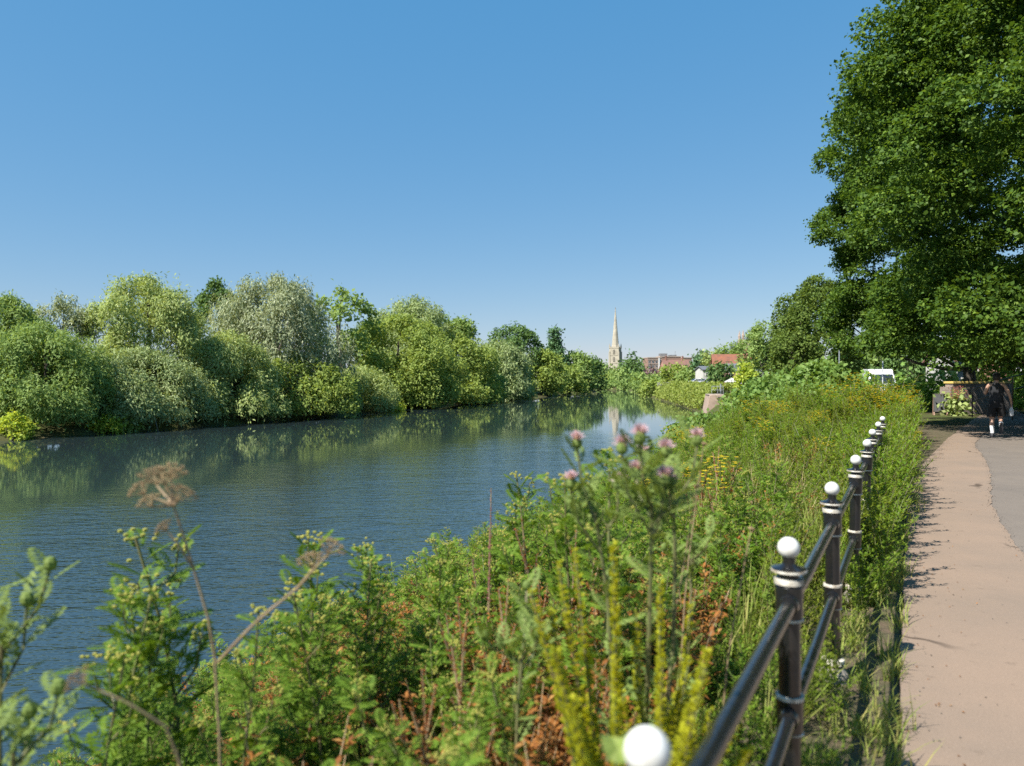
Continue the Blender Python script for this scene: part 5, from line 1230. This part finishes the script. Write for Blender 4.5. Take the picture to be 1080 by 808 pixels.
def person():
    p = at(1051, 461, 20.3); o = empty('person', (p[0], p[1], .016), R_(-30)); tag(o, 'person in a black cap, black sleeveless top and shorts walking away under the limes', 'person')
    J = dict(pel=((0, 0, .96), (.135, .105)), wai=((0, .01, 1.10), (.125, .095)), che=((0, .01, 1.29), (.15, .105)), sho=((0, 0, 1.42), (.115, .085)), nec=((0, .0, 1.51), .055), hd0=((0, .015, 1.575), (.068, .08)), hd1=((0, .02, 1.645), (.078, .095)), hd2=((0, .01, 1.71), (.06, .075)),
             nos=((0, .118, 1.63), .012), le=((-.085, .0, 1.63), .014), re=((.085, 0, 1.63), .014),
             ls=((-.185, 0, 1.42), .058), lel=((-.27, .06, 1.17), .04), lw=((-.16, .22, 1.33), .028), lp=((-.125, .25, 1.40), (.035, .018)),
             rs=((.185, 0, 1.42), .058), rel=((.29, -.05, 1.17), .04), rw=((.34, .05, .96), .028), rp=((.345, .075, .90), (.018, .036)),
             lh=((-.095, 0, .90), .098), lk=((-.10, .05, .50), .06), lc=((-.10, .015, .34), .058), la=((-.095, -.01, .10), .038), lt=((-.10, .13, .035), .036),
             rh=((.095, 0, .90), .098), rk=((.10, .10, .52), .06), rc=((.10, -.03, .42), .056), ra=((.095, -.24, .31), .037), rt=((.095, -.25, .17), .034))
    E = [('pel', 'wai'), ('wai', 'che'), ('che', 'sho'), ('sho', 'nec'), ('nec', 'hd0'), ('hd0', 'hd1'), ('hd1', 'hd2'), ('hd1', 'nos'), ('hd1', 'le'), ('hd1', 're'),
         ('sho', 'ls'), ('ls', 'lel'), ('lel', 'lw'), ('lw', 'lp'), ('sho', 'rs'), ('rs', 'rel'), ('rel', 'rw'), ('rw', 'rp'),
         ('pel', 'lh'), ('lh', 'lk'), ('lk', 'lc'), ('lc', 'la'), ('la', 'lt'), ('pel', 'rh'), ('rh', 'rk'), ('rk', 'rc'), ('rc', 'ra'), ('ra', 'rt')]
    def fingers(pre, palm, fwd, side, curl):
        palm, fwd, side, curl = (np.array(v, float) for v in (palm, fwd, side, curl))
        for i, (off, ln) in enumerate(((-.027, .066), (-.009, .076), (.009, .071), (.026, .056))):
            b = palm + side * off + fwd * .03; m1 = b + fwd * ln * .55; m2 = m1 + (fwd * .35 + curl * .9) / 1 * ln * .5
            for k, (q, r) in enumerate(((b, .0095), (m1, .009), (m2, .0075))): J[f'{pre}{i}{k}'] = (tuple(q), r)
            E.extend([(pre + 'p', f'{pre}{i}0'), (f'{pre}{i}0', f'{pre}{i}1'), (f'{pre}{i}1', f'{pre}{i}2')])
        t0 = palm - side * .036 - fwd * .012; t1 = t0 - side * .02 + fwd * .03 + curl * .012; J[pre + 't0'] = (tuple(t0), .011); J[pre + 't1'] = (tuple(t1), .009)
        E.extend([(pre + 'p', pre + 't0'), (pre + 't0', pre + 't1')])
    fingers('l', J['lp'][0], (.3, .35, .88), (.8, -.5, 0), (.6, .1, -.3)); fingers('r', J['rp'][0], (0, .2, -.97), (0, .97, .2), (-.9, 0, -.2))
    skin_body('body', J, E, 'pel', SKIN, o)
    top = MB(); top.loft([(0, 0, .90, .172, .135), (0, .005, 1.0, .168, .13), (0, .01, 1.12, .158, .122), (0, .012, 1.28, .178, .135), (0, .005, 1.38, .172, .128), (0, 0, 1.455, .125, .1), (0, 0, 1.48, .085, .078)], 24); top.build('tank_top', SHIRT, o, smooth=True)
    s = MB(); s.loft([(0, 0, .80, .195, .145), (0, 0, .9, .185, .142), (0, 0, 1.0, .172, .134)], 24)
    s.loft([(-.115, .045, .55, .108, .118), (-.112, .035, .65, .108, .12), (-.1, .01, .8, .105, .13), (-.095, 0, .9, .09, .125)], 16)
    s.loft([(.115, .085, .57, .108, .118), (.112, .06, .66, .108, .12), (.1, .015, .8, .105, .13), (.095, 0, .9, .09, .125)], 16); s.build('shorts', SHORT, o, smooth=True)
    h = MB(); h.loft([(0, -.01, 1.555, .06, .06), (0, -.02, 1.59, .083, .083), (0, -.012, 1.64, .093, .1), (0, 0, 1.68, .09, .1)], 18); h.build('hair', HAIR, o, smooth=True)
    c = MB(); c.loft([(0, .01, 1.665, .097, .112), (0, .01, 1.70, .096, .11), (0, .008, 1.735, .082, .094), (0, .005, 1.758, .05, .06), (0, .005, 1.765, .012, .012)], 20); cap = c.build('cap', SHORT, o, smooth=True)
    c = MB(); n = 11; V = []
    for r_, zz in ((.0, 1.674), (.075, 1.664)):
        for i in range(n):
            a = math.pi * (i / (n - 1)); V.append((math.cos(a) * (.09 - r_ * .15), .055 + math.sin(a) * (.06 + r_), zz)); 
    V += [(x, y, z - .006) for x, y, z in V]
    c.add(V, [(i, i + 1, n + i + 1, n + i) for i in range(n - 1)] + [(2 * n + i + 1, 2 * n + i, 3 * n + i, 3 * n + i + 1) for i in range(n - 1)]); c.build('cap_brim', SHORT, cap)
    for sx in (-.03, .03): MB().lathe([(.002, -.011), (.011, 0), (.002, .011)], (sx, .098, 1.652), 10).build('eye', EYEM, o, smooth=True)
    for pts, r in (([(-.095, -.008, .09), (-.098, .004, .2), (-.1, .012, .31)], (.045, .05, .058)), ([(.095, -.22, .295), (.097, -.15, .345), (.099, -.09, .385)], (.045, .049, .055))):
        MB().tube(pts, r, 14).build('sock', SOCK, o, smooth=True)
    s = MB(); s.loft([(-.1, .045, 0, .048, .135), (-.1, .045, .03, .05, .138), (-.098, .03, .065, .046, .11), (-.096, -.01, .105, .046, .055)], 16); s.build('shoe', SHOE, o, smooth=True)
    s = MB(); s.loft([(0, .05, -.1, .048, .135), (0, .05, -.07, .05, .138), (0, .03, -.035, .046, .11), (0, -.01, .005, .046, .055)], 16); sh = s.build('shoe', SHOE, o, smooth=True); sh.location = (.095, -.235, .31); sh.rotation_euler = (R_(-82), 0, 0)
    q = p + 0; M = Matrix.Rotation(R_(-30), 4, 'Z'); w = M @ Vector((.35, .1, .0))
    b = MB(); b.loft([(0, 0, 0, .04, .075), (0, 0, .05, .06, .1), (0, 0, .17, .05, .085), (.0, 0, .25, .02, .04), (0, 0, .31, .008, .012)], 12)
    bag = b.build('carrier_bag', BAG, None, smooth=True); bag.location = (p[0] + w.x, p[1] + w.y, .58 + .016); bag.rotation_euler = (0, 0, R_(-30)); tag(bag, 'small white bag hanging from the hand of the walker', 'bag')
    ph = MB(); ph.box((0, 0, 0), (.072, .009, .15)); po = ph.build('phone', PHONE, None, bevel=.004); w = M @ Vector((-.1, .275, 0)); po.location = (p[0] + w.x, p[1] + w.y, 1.47); po.rotation_euler = (R_(15), 0, R_(-60)); tag(po, 'dark phone held up to the face of the walker', 'phone')
person()

# ------------------------------------------------------------------ camera, sky, sun
cam = bpy.data.cameras.new('camera'); cam.sensor_width = 36; cam.lens = FPX / 1080 * 36; cam.clip_end = 6000; cam.clip_start = .05
co = link(bpy.data.objects.new('camera', cam)); co.location = (0, 0, EYE); co.rotation_euler = (R_(90) - math.atan(4 / FPX), 0, 0)
cam.dof.use_dof = True; cam.dof.focus_distance = 14; cam.dof.aperture_fstop = 2.0
sc.camera = co
SUN = Vector((-.66, -.48, 1.0)).normalized()
l = bpy.data.lights.new('sun', 'SUN'); l.energy = 5.0; l.angle = R_(.53); l.color = (1, .955, .88)
lo = link(bpy.data.objects.new('sun', l)); lo.rotation_euler = SUN.to_track_quat('Z', 'Y').to_euler()
wd = bpy.data.worlds.new('World'); sc.world = wd; wd.use_nodes = True; nt = wd.node_tree
bg = next(n for n in nt.nodes if n.type == 'BACKGROUND')
sky = nt.nodes.new('ShaderNodeTexSky'); sky.sky_type = 'NISHITA'; sky.sun_disc = False
sky.sun_elevation = math.asin(SUN.z); sky.sun_rotation = math.atan2(SUN.x, SUN.y); sky.altitude = 0; sky.air_density = 1.0; sky.dust_density = .15; sky.ozone_density = 1.5
tint = mix(nt, 1.0, mix(nt, 1.0, sky.outputs[0], (.36, .268, .175), 'MULTIPLY'), (.03, .92, 2.2), 'ADD'); nt.links.new(tint, bg.inputs[0]); bg.inputs[1].default_value = .118
sc.view_settings.view_transform = 'Standard'; sc.view_settings.look = 'None'; sc.view_settings.gamma = 1; sc.view_settings.use_curve_mapping = False; sc.view_settings.exposure = .95
sc.cycles.max_bounces = 10; sc.cycles.diffuse_bounces = 6; sc.cycles.transmission_bounces = 6; sc.cycles.use_denoising = False
sc.cycles.caustics_reflective = False; sc.cycles.caustics_refractive = False
